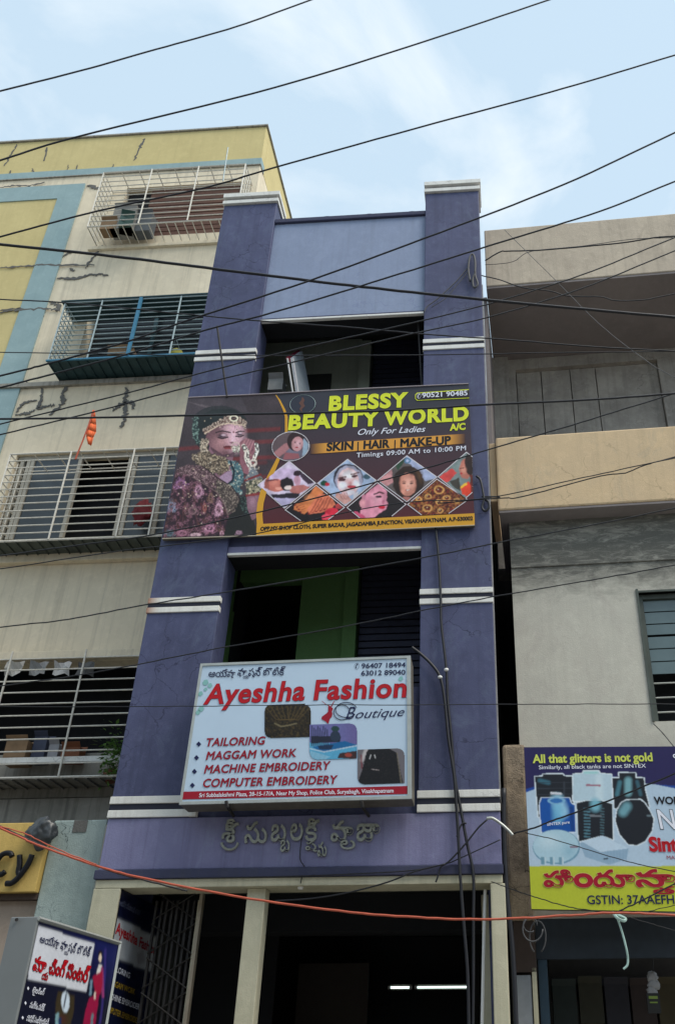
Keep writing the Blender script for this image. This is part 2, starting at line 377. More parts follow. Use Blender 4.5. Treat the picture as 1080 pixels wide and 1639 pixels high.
def ink_line(text, xl, yl, xr, yr, cap, mat, parent, Y, **k):
    """lettering on the facade plane Y from photo coordinates of its base line and cap height"""
    BL, BR = at(xl, yl, Y=Y), at(xr, yr, Y=Y)
    capL, capR = cap if hasattr(cap, '__len__') else (cap, cap)
    UL = np.array([0, 0, at(xl, yl - capL, Y=Y)[2] - BL[2]]); UR = np.array([0, 0, at(xr, yr - capR, Y=Y)[2] - BR[2]])
    return lettering(text, (BL, BR, UL, UR), mat, parent, **k)
def ink_box(text, x0, y0, x1, y1, mat, parent, Y, **k):
    """fit the glyphs' own bounds into a photo rectangle (x0,y0 = top left) on the plane Y"""
    BL, BR = at(x0, y1, Y=Y), at(x1, y1, Y=Y); xm = (x0 + x1) / 2
    U = np.array([0, 0, at(xm, y0, Y=Y)[2] - at(xm, y1, Y=Y)[2]])
    return lettering(text, (BL, BR, U, U), mat, parent, fit='box', **k)

# ------------------------------------------------------------------ painter for printed pictures
def lin(c): return np.array([(x / 255.0) ** 2.2 for x in c])
def in_poly(X, Yy, poly):
    r = np.zeros(X.shape, bool); n = len(poly)
    for i in range(n):
        x1, y1 = poly[i]; x2, y2 = poly[(i + 1) % n]
        c = ((y1 > Yy) != (y2 > Yy)) & (X < (x2 - x1) * (Yy - y1) / (y2 - y1 + 1e-9) + x1); r ^= c
    return r
def seg_dist(X, Yy, pts):
    d = np.full(X.shape, 1e9)
    for (x1, y1), (x2, y2) in zip(pts, pts[1:]):
        L2 = (x2 - x1) ** 2 + (y2 - y1) ** 2 + 1e-9
        t = np.clip(((X - x1) * (x2 - x1) + (Yy - y1) * (y2 - y1)) / L2, 0, 1)
        d = np.minimum(d, np.hypot(X - x1 - t * (x2 - x1), Yy - y1 - t * (y2 - y1)))
    return d
def vnoise(X, Yy, s, seed=0):
    def h(i, j):
        n = (i * 374761393 + j * 668265263 + seed * 1442695041) & 0x7fffffff
        n = (n ^ (n >> 13)) * 1274126177 & 0x7fffffff
        return ((n ^ (n >> 16)) & 0xffff) / 65535.0
    x = X / s; y = Yy / s; i = np.floor(x).astype(np.int64); j = np.floor(y).astype(np.int64); fx = x - i; fy = y - j
    fx = fx * fx * (3 - 2 * fx); fy = fy * fy * (3 - 2 * fy)
    return (h(i, j) * (1 - fx) + h(i + 1, j) * fx) * (1 - fy) + (h(i, j + 1) * (1 - fx) + h(i + 1, j + 1) * fx) * fy
class Paint:
    """colours a fine grid; all coordinates are photo pixels given through an optional crop transform"""
    def __init__(s, PX, PY, base, org=(0, 0), sc=1.0):
        s.X = (PX - org[0]) * sc; s.Y = (PY - org[1]) * sc; s.sc = sc
        s.C = np.ones(PX.shape + (3,)) * lin(base); s.dotk = 0.62
    def frame(s, PX, PY, org, sc): s.X = (PX - org[0]) * sc; s.Y = (PY - org[1]) * sc; s.sc = sc
    def _mix(s, a, c):
        c = lin(c) if not isinstance(c, np.ndarray) else c
        s.C = s.C * (1 - a[..., None]) + c * a[..., None]
    def poly(s, pts, c, a=1.0): s._mix(in_poly(s.X, s.Y, pts) * a, c)
    def ell(s, x, y, rx, ry, c, a=1.0, soft=0.0, ang=0.0):
        ca, sa = math.cos(ang), math.sin(ang); dx, dy = s.X - x, s.Y - y
        d = np.hypot((dx * ca + dy * sa) / rx, (-dx * sa + dy * ca) / ry)
        s._mix(np.clip((1 - d) / max(soft, 0.03) if soft else (d < 1) * 1.0, 0, 1) * a, c)
    def line(s, pts, wd, c, a=1.0, soft=False):
        d = seg_dist(s.X, s.Y, pts)
        s._mix(np.clip(1.5 - d / wd * (1 if soft else 1.5), 0, 1) * a if soft else (d < wd) * a, c)
    def ring(s, x, y, rx, ry, wd, c, a=1.0):
        d = np.abs(np.hypot((s.X - x) / rx, (s.Y - y) / ry) - 1) * min(rx, ry); s._mix((d < wd) * a, c)
    def dots(s, pts, c1, c2, size, dens=0.5, seed=0, a=1.0, c3=None):
        jx = (vnoise(s.X, s.Y, size * 1.6, seed + 5) - .5) * size * 1.9; jy = (vnoise(s.X, s.Y, size * 1.6, seed + 6) - .5) * size * 1.9
        m = in_poly(s.X + jx, s.Y + jy, pts) if pts is not None else np.ones(s.X.shape, bool)
        size = size * s.dotk; n = vnoise(s.X, s.Y, size, seed) * 0.75 + vnoise(s.X, s.Y, size * 2.3, seed + 3) * 0.25; k = vnoise(s.X, s.Y, size * 0.8, seed + 9)
        s._mix(m * a, c2); s._mix(m * np.clip((n - (1 - dens)) * 5 + 0.4, 0, 1) * a * 0.85, c1)
        if c3 is not None: s._mix((m & (k > 0.72)) * a, c3)
    def grad(s, x0, y0, x1, y1, c, a0, a1, mask=None):
        t = np.clip(((s.X - x0) * (x1 - x0) + (s.Y - y0) * (y1 - y0)) / ((x1 - x0) ** 2 + (y1 - y0) ** 2), 0, 1)
        al = a0 + (a1 - a0) * t
        if mask is not None: al = al * in_poly(s.X, s.Y, mask)
        s._mix(al, c)
def picture(name, corners_px, Y, nu, nv, paintfn, parent, lift=0.003, clip=None, pts3=None, nrm=(0, -1, 0), label=None, mat=None, blur=1):
    """flat print: a fine grid on its panel with colours per vertex"""
    P = pts3 if pts3 is not None else [at(*c, Y=Y) for c in corners_px]      # TL TR BR BL
    P = [np.array(p) for p in P]
    u, v = np.meshgrid(np.linspace(0, 1, nu), np.linspace(0, 1, nv))
    u3, v3 = u[..., None], v[..., None]
    G = (P[0] * (1 - u3) + P[1] * u3) * (1 - v3) + (P[3] * (1 - u3) + P[2] * u3) * v3
    PX, PY = proj(G)
    C = paintfn(PX, PY)
    C = np.clip(C, 0, 0.9)
    if blur:
        for _ in range(blur):
            D = np.pad(C, ((1, 1), (1, 1), (0, 0)), 'edge'); C = (D[1:-1, 1:-1] * 2 + D[:-2, 1:-1] + D[2:, 1:-1] + D[1:-1, :-2] + D[1:-1, 2:]) / 6
    G = G + np.array(nrm) * lift
    idx = np.arange(nu * nv).reshape(nv, nu)
    q = np.stack([idx[:-1, :-1], idx[1:, :-1], idx[1:, 1:], idx[:-1, 1:]], -1).reshape(-1, 4)
    if clip is not None:
        keep = clip(PX, PY).ravel(); q = q[keep[q].all(1)]
        used = np.unique(q); re = -np.ones(nu * nv, int); re[used] = np.arange(len(used)); q = re[q]
        G = G.reshape(-1, 3)[used]; C = C.reshape(-1, 3)[used]
    me = bpy.data.meshes.new(name); me.from_pydata(G.reshape(-1, 3).tolist(), [], q.tolist()); me.update()
    ca = me.color_attributes.new('Col', 'FLOAT_COLOR', 'POINT')
    cc = np.ones((len(me.vertices), 4)); cc[:, :3] = C.reshape(-1, 3); ca.data.foreach_set('color', cc.ravel())
    o = link(name, me, mat or M['print'], parent)
    if label: o['label'] = label
    return o

# ================================================================== SETTING
g = part('street', MB().box(-60, 60, -40, 6.3, -0.3, 0.0), M['asphalt']); g['kind'] = 'structure'
g = part('pavement', MB().box(-60, 60, 6.3, 60, -0.3, 0.13), M['paving'], bevel=0.01); g['kind'] = 'structure'

for x0, x1, h, c, lab in ((-22, -8, 9.0, (0.42, 0.38, 0.3), 'cream shop row across the street behind the viewer at left'), (-7.9, 5.5, 8.0, (0.34, 0.33, 0.32), 'grey shop row across the street straight behind the viewer'), (5.6, 20, 9.5, (0.4, 0.34, 0.28), 'tan shop row across the street behind the viewer at right')):  # unseen rows across the street, added to shade the lower facades
    ob = thing('unseen_shop_row', lab, 'building', ((x0 + x1) / 2, -9.0, 0.0))
    hs = [(x, x + 1.4, z, z + 1.3) for x in np.arange(x0 + 1, x1 - 1.5, 3.0) for z in (3.9, 6.4) if z + 1.6 < h]
    mb = MB(); wall(mb, x0, x1, 0.0, h, -9.4, -9.0, [tuple(map(float, q)) for q in hs]); part('wall', mb, plaster('opposite ' + lab[:5], c, blotch=0.3), ob)
    part('roof', MB().box(x0, x1, -16, -9.401, h - 0.4, h - 0.2), bpy.data.materials['opposite ' + lab[:5]], ob)
    for q in hs: part('window', MB().box(float(q[0]), float(q[1]), -9.3, -9.25, q[2], q[3]), M['glass'], ob)

# ================================================================== NARROW PURPLE BUILDING
XL0, XL1, XR0, XR1, MY = -3.34, -2.648, -0.727, -0.052, 7.60
bld = thing('narrow_building', 'tall narrow dark purple building with twin pillars and white bands', 'building', (-1.7, 7.6, 0.13))
def pillar(x0, x1, deep):
    p = part('pillar', MB().box(x0, x1, MY, MY + deep, 3.50, 11.245), M['purple'], bld, bevel=0.008)
    cap = MB().box(x0, x1, MY + 0.01, MY + deep, 11.247, 11.42)
    part('cap', cap, M['trim_dark'], p)
    cm = MB().box(x0 - 0.015, x1 + 0.02, MY - 0.03, MY + deep + 0.02, 11.255, 11.315).box(x0 - 0.015, x1 + 0.03, MY - 0.045, MY + deep + 0.02, 11.36, 11.43)
    part('cap_moulding', cm, M['band_white'], p, bevel=0.004)
    for z in (8.58, 5.41, 3.505):
        h, gp = (0.062, 0.052) if z < 4 else (0.057, 0.045)
        for k in range(2):
            e = 0.055 if (z < 4 and k == 0 and x0 < -2) else 0
            zz = z + k * (h + gp)
            part('band', MB().box(x0 - 0.008, x1 + 0.006 + e, MY - 0.014, MY + 0.05, zz, zz + h), M['band_rust'] if (x0 < -2 and 5 < z < 6) else M['band_white'], p, bevel=0.005, label='white band with rust stained end' if (x0 < -2 and 5 < z < 6) else None)
        part('band_groove', MB().box(x0 - 0.004, x1 + 0.003, MY - 0.004, MY + 0.03, z + h + 0.001, z + h + gp - 0.001), M['groove'], p)
    return p
pillar(XL0, XL1, 0.34); pillar(XR0, XR1, 0.34)
# side walls, roof slab, floor slabs behind
sh = MB()
sh.box(XL0 + 0.002, XL0 + 0.12, MY + 0.341, 15, 0.13, 10.6).box(XR1 - 0.12, XR1 - 0.003, MY + 0.341, 15, 0.13, 10.6)
part('side_wall', sh, M['purple'], bld)
part('edge_render', MB().box(XR1 + 0.001, XR1 + 0.012, MY + 0.03, MY + 0.30, 3.6, 9.6), M['rough_edge'], bld)
part('rear_wall', MB().box(XL0 + 0.12, XR1 - 0.12, 14.9, 15, 0.13, 10.6), M['dark_room'], bld)
for z in (3.06, 6.75, 9.95):
    part('floor_slab', MB().box(XL0 + 0.122, XR1 - 0.122, MY + 0.345, 14.9, z, z + 0.14), M['dark_room'], bld)
PY = MY + 0.05
part('parapet_panel', MB().box(XL1, XR0, PY, PY + 0.12, 9.234, 10.885), M['purple_panel'], bld)
part('parapet_panel', MB().box(XL1, XR0, PY, PY + 0.12, 6.132, 7.95), M['purple'], bld)
part('parapet_panel', MB().box(XL1, XR0, PY, PY + 0.12, 3.50, 4.62), M['purple'], bld)
part('coping', MB().box(XL1 - 0.0, XR0, PY - 0.035, PY + 0.16, 10.887, 10.955), M['trim_dark'], bld, bevel=0.008)
for i in range(9):      # row of half-round ridge tiles showing above the coping
    x = XL1 + 0.28 + i * 0.185 + random.uniform(-0.02, 0.02); pts = []
    r_ = 0.085 if i > 1 else 0.07
    arc = [(x + r_ * math.cos(math.pi * k / 8), PY + 0.0 + 0.0, 10.956 + 0.38 * r_ * math.sin(math.pi * k / 8) * (1 + 0.15 * (i % 3))) for k in range(9)]
    part('ridge_tile', MB().prism(arc[::-1], (0, 0.3, 0)), M['trim_dark'], bld)
for z in (9.178, 6.03):
    part('lintel', MB().box(XL1, XR0, PY - 0.03, PY + 0.015, z, z + 0.028), M['band_white'], bld, bevel=0.004, label='chipped white lintel edge')
    part('lintel', MB().box(XL1, XR0, PY - 0.018, PY + 0.014, z + 0.029, z + (0.055 if z > 9 else 0.10)), M['trim_dark'] if z > 9 else M['lavender'], bld)
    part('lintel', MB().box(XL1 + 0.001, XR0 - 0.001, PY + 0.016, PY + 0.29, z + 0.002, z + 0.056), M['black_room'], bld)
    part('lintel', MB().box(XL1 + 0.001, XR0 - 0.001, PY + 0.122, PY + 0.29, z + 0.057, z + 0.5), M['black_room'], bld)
# beam over the entrance
part('entrance_beam', MB().box(XL0, XR1 + 0.003, MY + 0.004, MY + 0.3, 3.09, 3.499), M['lavender'], bld, bevel=0.006)
part('beam_trim', MB().box(XL0 - 0.02, XR1 + 0.012, MY - 0.022, MY + 0.3, 3.016, 3.088), M['trim_dark'], bld, bevel=0.006)
part('beam_soffit', MB().box(XL0 + 0.0, XR1 + 0.003, MY, MY + 0.3, 2.95, 3.014), M['cream'], bld, bevel=0.004)
part('entrance_column', MB().box(-3.35, -3.125, MY, MY + 1.0, 0.13, 2.949), M['cream'], bld, bevel=0.008)
part('entrance_column', MB().box(-0.147, -0.030, MY, MY + 0.5, 0.13, 2.949), M['cream'], bld, bevel=0.008)
part('entrance_column', MB().box(-0.235, -0.16, MY + 0.5, MY + 0.62, 0.13, 2.949), M['cream'], bld, bevel=0.006)
part('mullion', MB().box(-2.105, -1.955, MY + 0.08, MY + 0.22, 0.13, 2.949), M['cream'], bld, bevel=0.006)
# --- first floor balcony room (leaf green)
def cut_room(z0, z1, dx0, dx1, dz, mat, mat2):
    Yb = 8.80
    mb = MB(); wall(mb, XL0 + 0.125, -1.66, z0, z1, Yb, Yb + 0.12, [(dx0, dx1, z0 - 1, dz)])
    part('room_wall', mb, mat, bld)
    part('room_wall', MB().box(-1.659, -1.515, Yb - 0.1, Yb + 0.14, z0, z1 - 0.13), mat2, bld)
    part('room_wall', MB().box(XL0 + 0.125, XL0 + 0.16, MY + 0.345, Yb - 0.003, z0, z1), mat, bld)
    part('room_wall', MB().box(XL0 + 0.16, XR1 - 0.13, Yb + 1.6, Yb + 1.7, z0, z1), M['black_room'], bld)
    part('doorway_lining', MB().box(dx0 - 0.001, dx0 + 0.03, Yb - 0.01, Yb + 0.3, z0, dz), M['black_room'], bld)
    shu = part('rolling_shutter', MB().box(-1.50, XR1 - 0.13, Yb + 0.035, Yb + 0.06, z0, z1 - 0.02), M['shutter'], bld)
    z = z0 + 0.03
    while z < z1 - 0.1:
        part('shutter_slat', MB().box(-1.495, XR1 - 0.135, Yb + 0.0, Yb + 0.034, z, z + 0.062), M['shutter'], shu); z += 0.08
cut_room(3.9, 6.745, -2.88, -2.16, 6.36, M['green_room'], M['green_room'])
cut_room(6.9, 9.945, -2.9, -2.9, 6.0, M['olive_room'], M['olive_room'])
part('wall_recess', MB().box(-2.35, -2.02, 8.78, 8.799, 8.75, 9.35), M['dark_room'], bld)
# --- ground floor hall
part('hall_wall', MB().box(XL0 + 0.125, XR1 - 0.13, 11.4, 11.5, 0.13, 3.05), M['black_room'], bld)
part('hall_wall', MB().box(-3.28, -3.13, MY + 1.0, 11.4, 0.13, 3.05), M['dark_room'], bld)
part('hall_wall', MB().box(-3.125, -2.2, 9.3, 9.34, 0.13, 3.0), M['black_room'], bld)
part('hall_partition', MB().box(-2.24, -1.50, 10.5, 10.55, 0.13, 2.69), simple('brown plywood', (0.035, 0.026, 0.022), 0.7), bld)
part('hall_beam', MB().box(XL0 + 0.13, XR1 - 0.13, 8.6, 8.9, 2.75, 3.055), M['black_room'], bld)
part('threshold_floor', MB().box(XL0 + 0.125, XR1 - 0.13, MY, 11.4, 0.131, 0.28), M['paving'], bld)

# --- raised Telugu name of the building on the beam
let = thing('building_name', 'raised grey Telugu letters fixed to the lavender beam above the entrance', 'lettering', tuple(at(475, 1350, Y=MY)))
M['letter'] = simple('tarnished grey metal letters', (0.30, 0.31, 0.27), 0.45, 0.2, 0.5, 25, bump=0.3)
LK = dict(depth=0.02, lift=0.004, weight=0.010, name='letter')
def crop(x, y): return 340 + x / 3.857, 1290 + y / 3.857
def lbox(t, x0, y0, x1, y1, **k):
    a, b = crop(x0, y0), crop(x1, y1); ink_box(t, a[0], a[1], b[0], b[1], M['letter'], let, MY + 0.004, **{**LK, **k})
lbox('శీ', 58, 85, 152, 228)
arc = [at(*crop(107 - 50 * math.cos(a), 222 + 48 * math.sin(a)), Y=MY - 0.012) for a in np.linspace(0.1, math.pi - 0.1, 12)]
part('letter', MB().tube(arc, 0.011, 6), M['letter'], let)
lbox('సు', 200, 100, 335, 232); lbox('బ', 362, 118, 452, 222); lbox('బ', 420, 212, 476, 285, weight=0.008); lbox('ల', 480, 112, 556, 216)
lbox('కి', 572, 80, 652, 220); lbox('ష', 575, 216, 650, 285, weight=0.008); lbox('మ', 650, 226, 704, 312, weight=0.02)
lbox('పా', 732, 95, 866, 222); lbox('ల', 790, 214, 880, 270, weight=0.008); lbox('జా', 890, 115, 1030, 220)

# ================================================================== LEFT BUILDING
LY = 10.4
lb = thing('cream_building', 'cream apartment building with mustard and sky blue painted panels on left', 'building', (-7.2, 10.4, 0.13))
holes = [(-6.45, -4.3, 14.12, 15.45), (-6.5, -4.25, 11.15, 12.5), (-7.0, -4.35, 8.0, 9.5), (-8.6, -4.2, 4.80, 6.17)]
mb = MB(); wall(mb, -12.5, -4.035, 2.2, 15.885, LY, LY + 0.25, holes)
part('front_wall', mb, M['lwall'], lb)
part('side_wall', MB().box(-4.25, -4.033, LY + 0.251, 17, 0.13, 15.88), M['lwall'], lb)
part('rear_fill', MB().box(-12.5, -4.26, LY + 1.5, LY + 1.6, 0.13, 15.88), M['black_room'], lb)
part('parapet_band', MB().box(-12.5, -4.022, LY - 0.025, LY + 0.2, 15.887, 16.06), M['lblue'], lb, bevel=0.004)
part('parapet_line', MB().box(-12.5, -4.020, LY - 0.03, LY + 0.2, 15.868, 15.886), M['stained'], lb)
part('parapet', MB().box(-12.5, -4.03, LY - 0.01, LY + 0.2, 16.061, 17.0), M['lyellow'], lb, bevel=0.006)
part('side_parapet', MB().box(-4.23, -4.03, LY + 0.201, 17, 15.885, 17.0), M['lyellow'], lb)
part('coping', MB().box(-12.5, -4.00, LY - 0.045, LY + 0.25, 17.001, 17.035), M['stained'], lb)
part('coping', MB().box(-4.26, -4.00, LY + 0.251, 17.0, 17.001, 17.035), M['stained'], lb)
part('painted_panel', MB().box(-12.5, -7.70, LY - 0.012, LY, 3.6, 15.25), M['lyellow'], lb)
part('painted_border', MB().box(-7.699, -7.26, LY - 0.03, LY, 3.6, 15.25), M['lblue'], lb)
part('painted_border', MB().box(-12.5, -7.26, LY - 0.03, LY, 15.251, 15.63), M['lblue'], lb)
part('side_border', MB().box(-4.034, -4.02, LY + 0.6, LY + 0.75, 14.0, 15.88), M['lblue'], lb)
# thick ledges under the grilles
part('ledge', MB().box(-6.82, -4.05, LY - 0.06, LY - 0.001, 13.80, 13.875), M['lwall'], lb, bevel=0.005)
part('ledge', MB().box(-12.5, -4.05, LY - 0.06, LY - 0.001, 10.76, 10.84), M['stained'], lb)
part('ledge', MB().box(-12.5, -4.05, LY - 0.10, LY - 0.001, 7.60, 7.74), M['lwall'], lb, bevel=0.005)
part('ledge', MB().box(-12.5, -4.05, LY - 0.12, LY - 0.001, 6.175, 6.27), M['lwall'], lb, bevel=0.005)
part('stained_fascia', MB().box(-12.5, -4.05, LY - 0.05, LY - 0.001, 4.44, 4.96), M['stained'], lb)
part('stained_fascia', MB().box(-12.5, -4.05, LY - 0.09, LY - 0.001, 2.3, 4.42), M['stained'], lb)
# window fillings
wf = part('window_frame', MB().box(-6.44, -4.31, LY + 0.12, LY + 0.14, 14.12, 15.44), M['black_room'], lb)
z = 14.2
while z < 15.42:
    part('louvre_slat', MB().box(-6.0, -4.33, LY + 0.07, LY + 0.11, z, z + 0.095), M['wood'], wf); z += 0.115
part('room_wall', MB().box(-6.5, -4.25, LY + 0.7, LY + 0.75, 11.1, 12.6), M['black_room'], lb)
wf = part('window_frame', MB().box(-6.5, -4.25, LY + 0.10, LY + 0.13, 12.42, 12.50), M['sheet_teal'], lb)
part('window_bar', MB().box(-5.42, -5.36, LY + 0.10, LY + 0.13, 11.15, 12.419), M['sheet_teal'], wf)
for i in range(12):
    part('louvre_pane', MB().box(-6.45, -4.3, LY + 0.20, LY + 0.22, 11.2 + i * 0.1, 11.285 + i * 0.1), M['dark_pane'], wf)
wf = part('window_frame', MB().box(-6.99, -4.36, LY + 0.06, LY + 0.12, 9.43, 9.495), M['frame_cream'], lb)
part('sill', MB().box(-6.99, -4.36, LY + 0.06, LY + 0.12, 8.001, 8.06), M['frame_cream'], wf)
for x in (-6.94, -6.84, -6.78, -6.06, -5.30, -5.22, -4.76):
    part('window_bar', MB().box(x, x + 0.05, LY + 0.05, LY + 0.11, 8.061, 9.429), M['frame_cream'], wf)
for a, b in ((-6.72, -6.065), (-5.165, -4.77), (-4.70, -4.36)):
    part('pane', MB().box(a, b, LY + 0.075, LY + 0.085, 8.061, 9.429), M['glass'], wf)
part('black_backing', MB().box(-7.0, -4.3, LY + 0.5, LY + 0.55, 7.9, 9.6), M['black_room'], lb)  # near-black sheet closing the opening behind the panes
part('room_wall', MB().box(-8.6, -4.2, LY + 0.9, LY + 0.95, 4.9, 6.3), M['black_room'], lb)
# dark repair mortar along old cracks
def patch(pts, wd, Y=LY):
    """hand-smeared mortar line: jagged, of uneven width, with crumbs beside it"""
    c = smoothpath([at(x, y, Y=Y) for x, y in pts], 9); mb = MB(); L_, R_ = [], []
    j = [0.0] * 4
    for i, p in enumerate(c):
        d = np.array(c[min(i + 1, len(c) - 1)]) - np.array(c[max(i - 1, 0)]); n = np.array([-d[2], 0, d[0]]); n /= (np.linalg.norm(n) + 1e-9)
        p = p + n * random.gauss(0, wd * 0.22); env = 0.3 + 0.7 * math.sin(math.pi * (i + 0.5) / len(c)) ** 0.5
        L_.append(p + n * wd * env * random.uniform(0.15, 0.85)); R_.append(p - n * wd * env * random.uniform(0.15, 0.85))
    off = np.array([0, -0.006, 0]); top = [p + off for p in L_]; bot = [p + off for p in R_]
    for i in range(len(c) - 1):
        mb.quad(top[i], bot[i], bot[i + 1], top[i + 1]); mb.quad(L_[i], top[i], top[i + 1], L_[i + 1]); mb.quad(bot[i], R_[i], R_[i + 1], bot[i + 1])
    part('crack_repair', mb, M['mortar'], lb)
for pts, wd in (([(28, 231), (19, 247), (8, 266)], .035), ([(76, 236), (71, 258)], .035), ([(232, 222), (224, 238), (214, 257)], .05),
                ([(0, 301), (25, 297), (50, 298)], .03), ([(45, 298), (72, 292)], .03), ([(140, 297), (158, 302)], .08), ([(18, 273), (16, 281)], .03), ([(53, 270), (53, 277)], .03),
                ([(110, 264), (108, 274)], .02), ([(124, 264), (122, 274)], .02), ([(182, 263), (181, 272)], .025),
                ([(0, 429), (30, 427), (58, 425)], .04), ([(58, 424), (100, 424), (152, 424)], .04), ([(165, 393), (150, 411), (137, 430)], .04), ([(118, 401), (101, 411)], .035), ([(112, 430), (119, 434)], .05),
                ([(92, 445), (120, 446), (150, 439), (174, 441)], .05), ([(0, 500), (30, 496), (75, 494), (98, 497)], .045), ([(82, 482), (95, 490), (90, 498)], .06), ([(72, 500), (66, 516)], .04), ([(0, 497), (34, 493)], .03),
                ([(68, 618), (66, 640), (60, 655), (75, 650), (88, 649)], .05), ([(60, 640), (40, 645), (26, 660)], .04), ([(25, 664), (45, 662), (56, 655)], .05), ([(42, 613), (75, 617)], .04),
                ([(110, 612), (100, 632), (101, 645), (80, 665)], .06), ([(204, 620), (200, 645), (201, 665), (194, 685)], .07), ([(180, 658), (195, 647), (212, 644), (213, 655)], .06)):
    patch(pts, wd * 0.95, LY - (0.03 if pts[0][0] < 60 and 290 < pts[0][1] < 560 else 0.012) + 0.004)

# ---- projecting window grilles
def bar(name, a, b, r, mat, parent): return part(name, MB().tube([a, b], r, 5), mat, parent)
def grille(label, x0, x1, z0, z1, zs, xs, mat, mat2, top='bars', bottom='bars', side=7, r=0.0095, loc_y=9.95, tiltx=0.0, bot_mat=None, group=None, ground=None, btm_off=0.0):
    t = thing('window_grille', label, 'window grille', ((x0 + x1) / 2, LY, z0))
    y0, y1 = loc_y, LY - 0.004
    for z in zs: bar('bar', (x0, y0, z), (x1, y0, z), r * (1.5 if z in (z0, z1) else 1), mat, t)
    for x in xs: bar('bar', (x, y0 - 0.012, z0), (x, y0 - 0.012, z1), r * 1.4, mat2, t)
    for x in (x0, x1): bar('bar', (x, y0, z0), (x, y0, z1), r * 1.4, mat2, t)
    for x in (x0, x1):
        for z in zs: bar('side_bar', (x, y0, z), (x, y1, z), r * 0.9, mat, t)
        for k in range(1, 4): bar('side_bar', (x, y0 + k * (y1 - y0) / 4, z0), (x, y0 + k * (y1 - y0) / 4, z1), r * 0.8, mat, t)
    if top == 'bars':
        n = 8
        for k in range(n + 1): bar('top_bar', (x0 + (x1 - x0) * k / n, y0, z1), (x0 + (x1 - x0) * k / n, y1, z1), r, mat, t)
        bar('top_bar', (x0, y1 - 0.02, z1), (x1, y1 - 0.02, z1), r, mat, t)
    elif top == 'sheet':
        part('hood_sheet', MB().box(x0 - 0.06, x1 + 0.05, y0 - 0.03, y1, z1 + 0.01, z1 + 0.03), M['sheet_teal'], t)
    nb = max(8, int((x1 - x0) / 0.145))
    for k in range(nb + 1):
        x = x0 + (x1 - x0) * k / nb
        bar('base_bar', (x, y0, z0 + (0.012 if bottom == 'sheet' else 0) - (0.03 if bottom == 'sheet' else 0)), (x, y1, z0 - (0.018 if bottom == 'sheet' else 0)), r * 0.9, mat if bottom == 'bars' else (bot_mat or M['sheet_grey']), t)
    if bottom == 'sheet': part('base_sheet', MB().box(x0, x1, y0 + 0.01, y1, z0 - 0.008, z0 + 0.004), bot_mat or M['sheet_grey'], t)
    return t
lsp = lambda a, b, n: [a + (b - a) * i / (n - 1) for i in range(n)]
grille('cream bar grille in front of brown louvres under mustard parapet', -6.68, -4.13, 13.90, 15.32, lsp(13.90, 15.32, 12), [-5.80, -4.96], M['grille_w'], M['grille_w'])
grille('blue and grey bar grille with dark sheet hood over the dark window', -6.66, -4.10, 10.90, 12.12, lsp(10.90, 12.12, 13)[:-1] + [12.12], [-6.05, -4.78], M['grille_g'], M['grille_g'], top='sheet', bottom='sheet', bot_mat=M['sheet_teal'])
bl = bpy.data.objects['window_grille.001']
part('post', MB().box(-5.445, -5.395, 9.91, 9.94, 10.9, 12.12), M['grille_b'], bl)
part('rim', MB().box(-6.68, -4.08, 9.92, 9.95, 10.88, 10.905), M['grille_b'], bl)
grille('white bar grille carrying the orange flag over sliding windows', -6.79, -4.13, 7.72, 9.16, lsp(7.72, 9.16, 13), [-5.90, -4.99, -4.55], M['grille_w'], M['grille_w'], bottom='sheet', bot_mat=M['sheet_grey'])
grille('lowest white bar grille with a leafy plant at its right end', -6.9, -4.13, 4.56, 6.12, lsp(4.72, 6.02, 10) + [4.56], [-5.97, -5.04], M['grille_w'], M['grille_w'], top='none', bottom='sheet', bot_mat=M['stained'])
lg = bpy.data.objects['window_grille.003']
part('rail', MB().box(-6.9, -4.2, 9.96, 10.0, 4.74, 4.80), M['band_white'], lg)
# side balcony rail beyond the corner
sb = thing('balcony_rail', 'short cream balcony rail on the yellow side wall behind first grille', 'railing', (-4.03, 11.0, 14.2))
for k in range(5):
    z = 14.2 + k * 0.28
    bar('bar', (-4.02, 10.72, z), (-3.72, 10.72, z), 0.012, M['grille_w'], sb); bar('bar', (-3.72, 10.72, z), (-3.72, 12.2, z), 0.012, M['grille_w'], sb)
for y in (10.72, 11.2, 11.7, 12.2): bar('post', (-3.72, y, 14.2), (-3.72, y, 15.34), 0.014, M['grille_w'], sb)
# things in and on the grilles
def P(px, py, Y): return tuple(at(px, py, Y=Y))
fl = thing('flag', 'small orange cloth flag on a stick above white window grille', 'flag', P(122, 733, 9.93))
part('pole', MB().tube([P(121, 735, 9.93), P(133, 705, 9.93), P(151, 658, 9.92)], 0.012, 6), M['cable_red'], fl)
cl = []; nn_ = 7
fm = MB(); rows = []
Lx = [(149, 656), (145, 667), (141, 678), (138, 688), (138, 699), (141, 711)]; Rx = [(152, 657), (153, 667), (154, 679), (154, 691), (150, 700), (147, 713)]
for i in range(6):
    a_, b_ = np.array(at(*Lx[i], Y=9.93)), np.array(at(*Rx[i], Y=9.93))
    rows.append([a_ + (b_ - a_) * j / 6 + np.array([0, 0.012 * math.sin(j * 1.3 + i * 0.5), 0]) for j in range(7)])
for i in range(5):
    for j in range(6): fm.quad(rows[i][j], rows[i + 1][j], rows[i + 1][j + 1], rows[i][j + 1])
o = part('cloth', fm, simple('bright orange cloth', (0.72, 0.14, 0.04), 0.8, var=0.3), fl, smooth=True)
sm = o.modifiers.new('thick', 'SOLIDIFY'); sm.thickness = 0.003
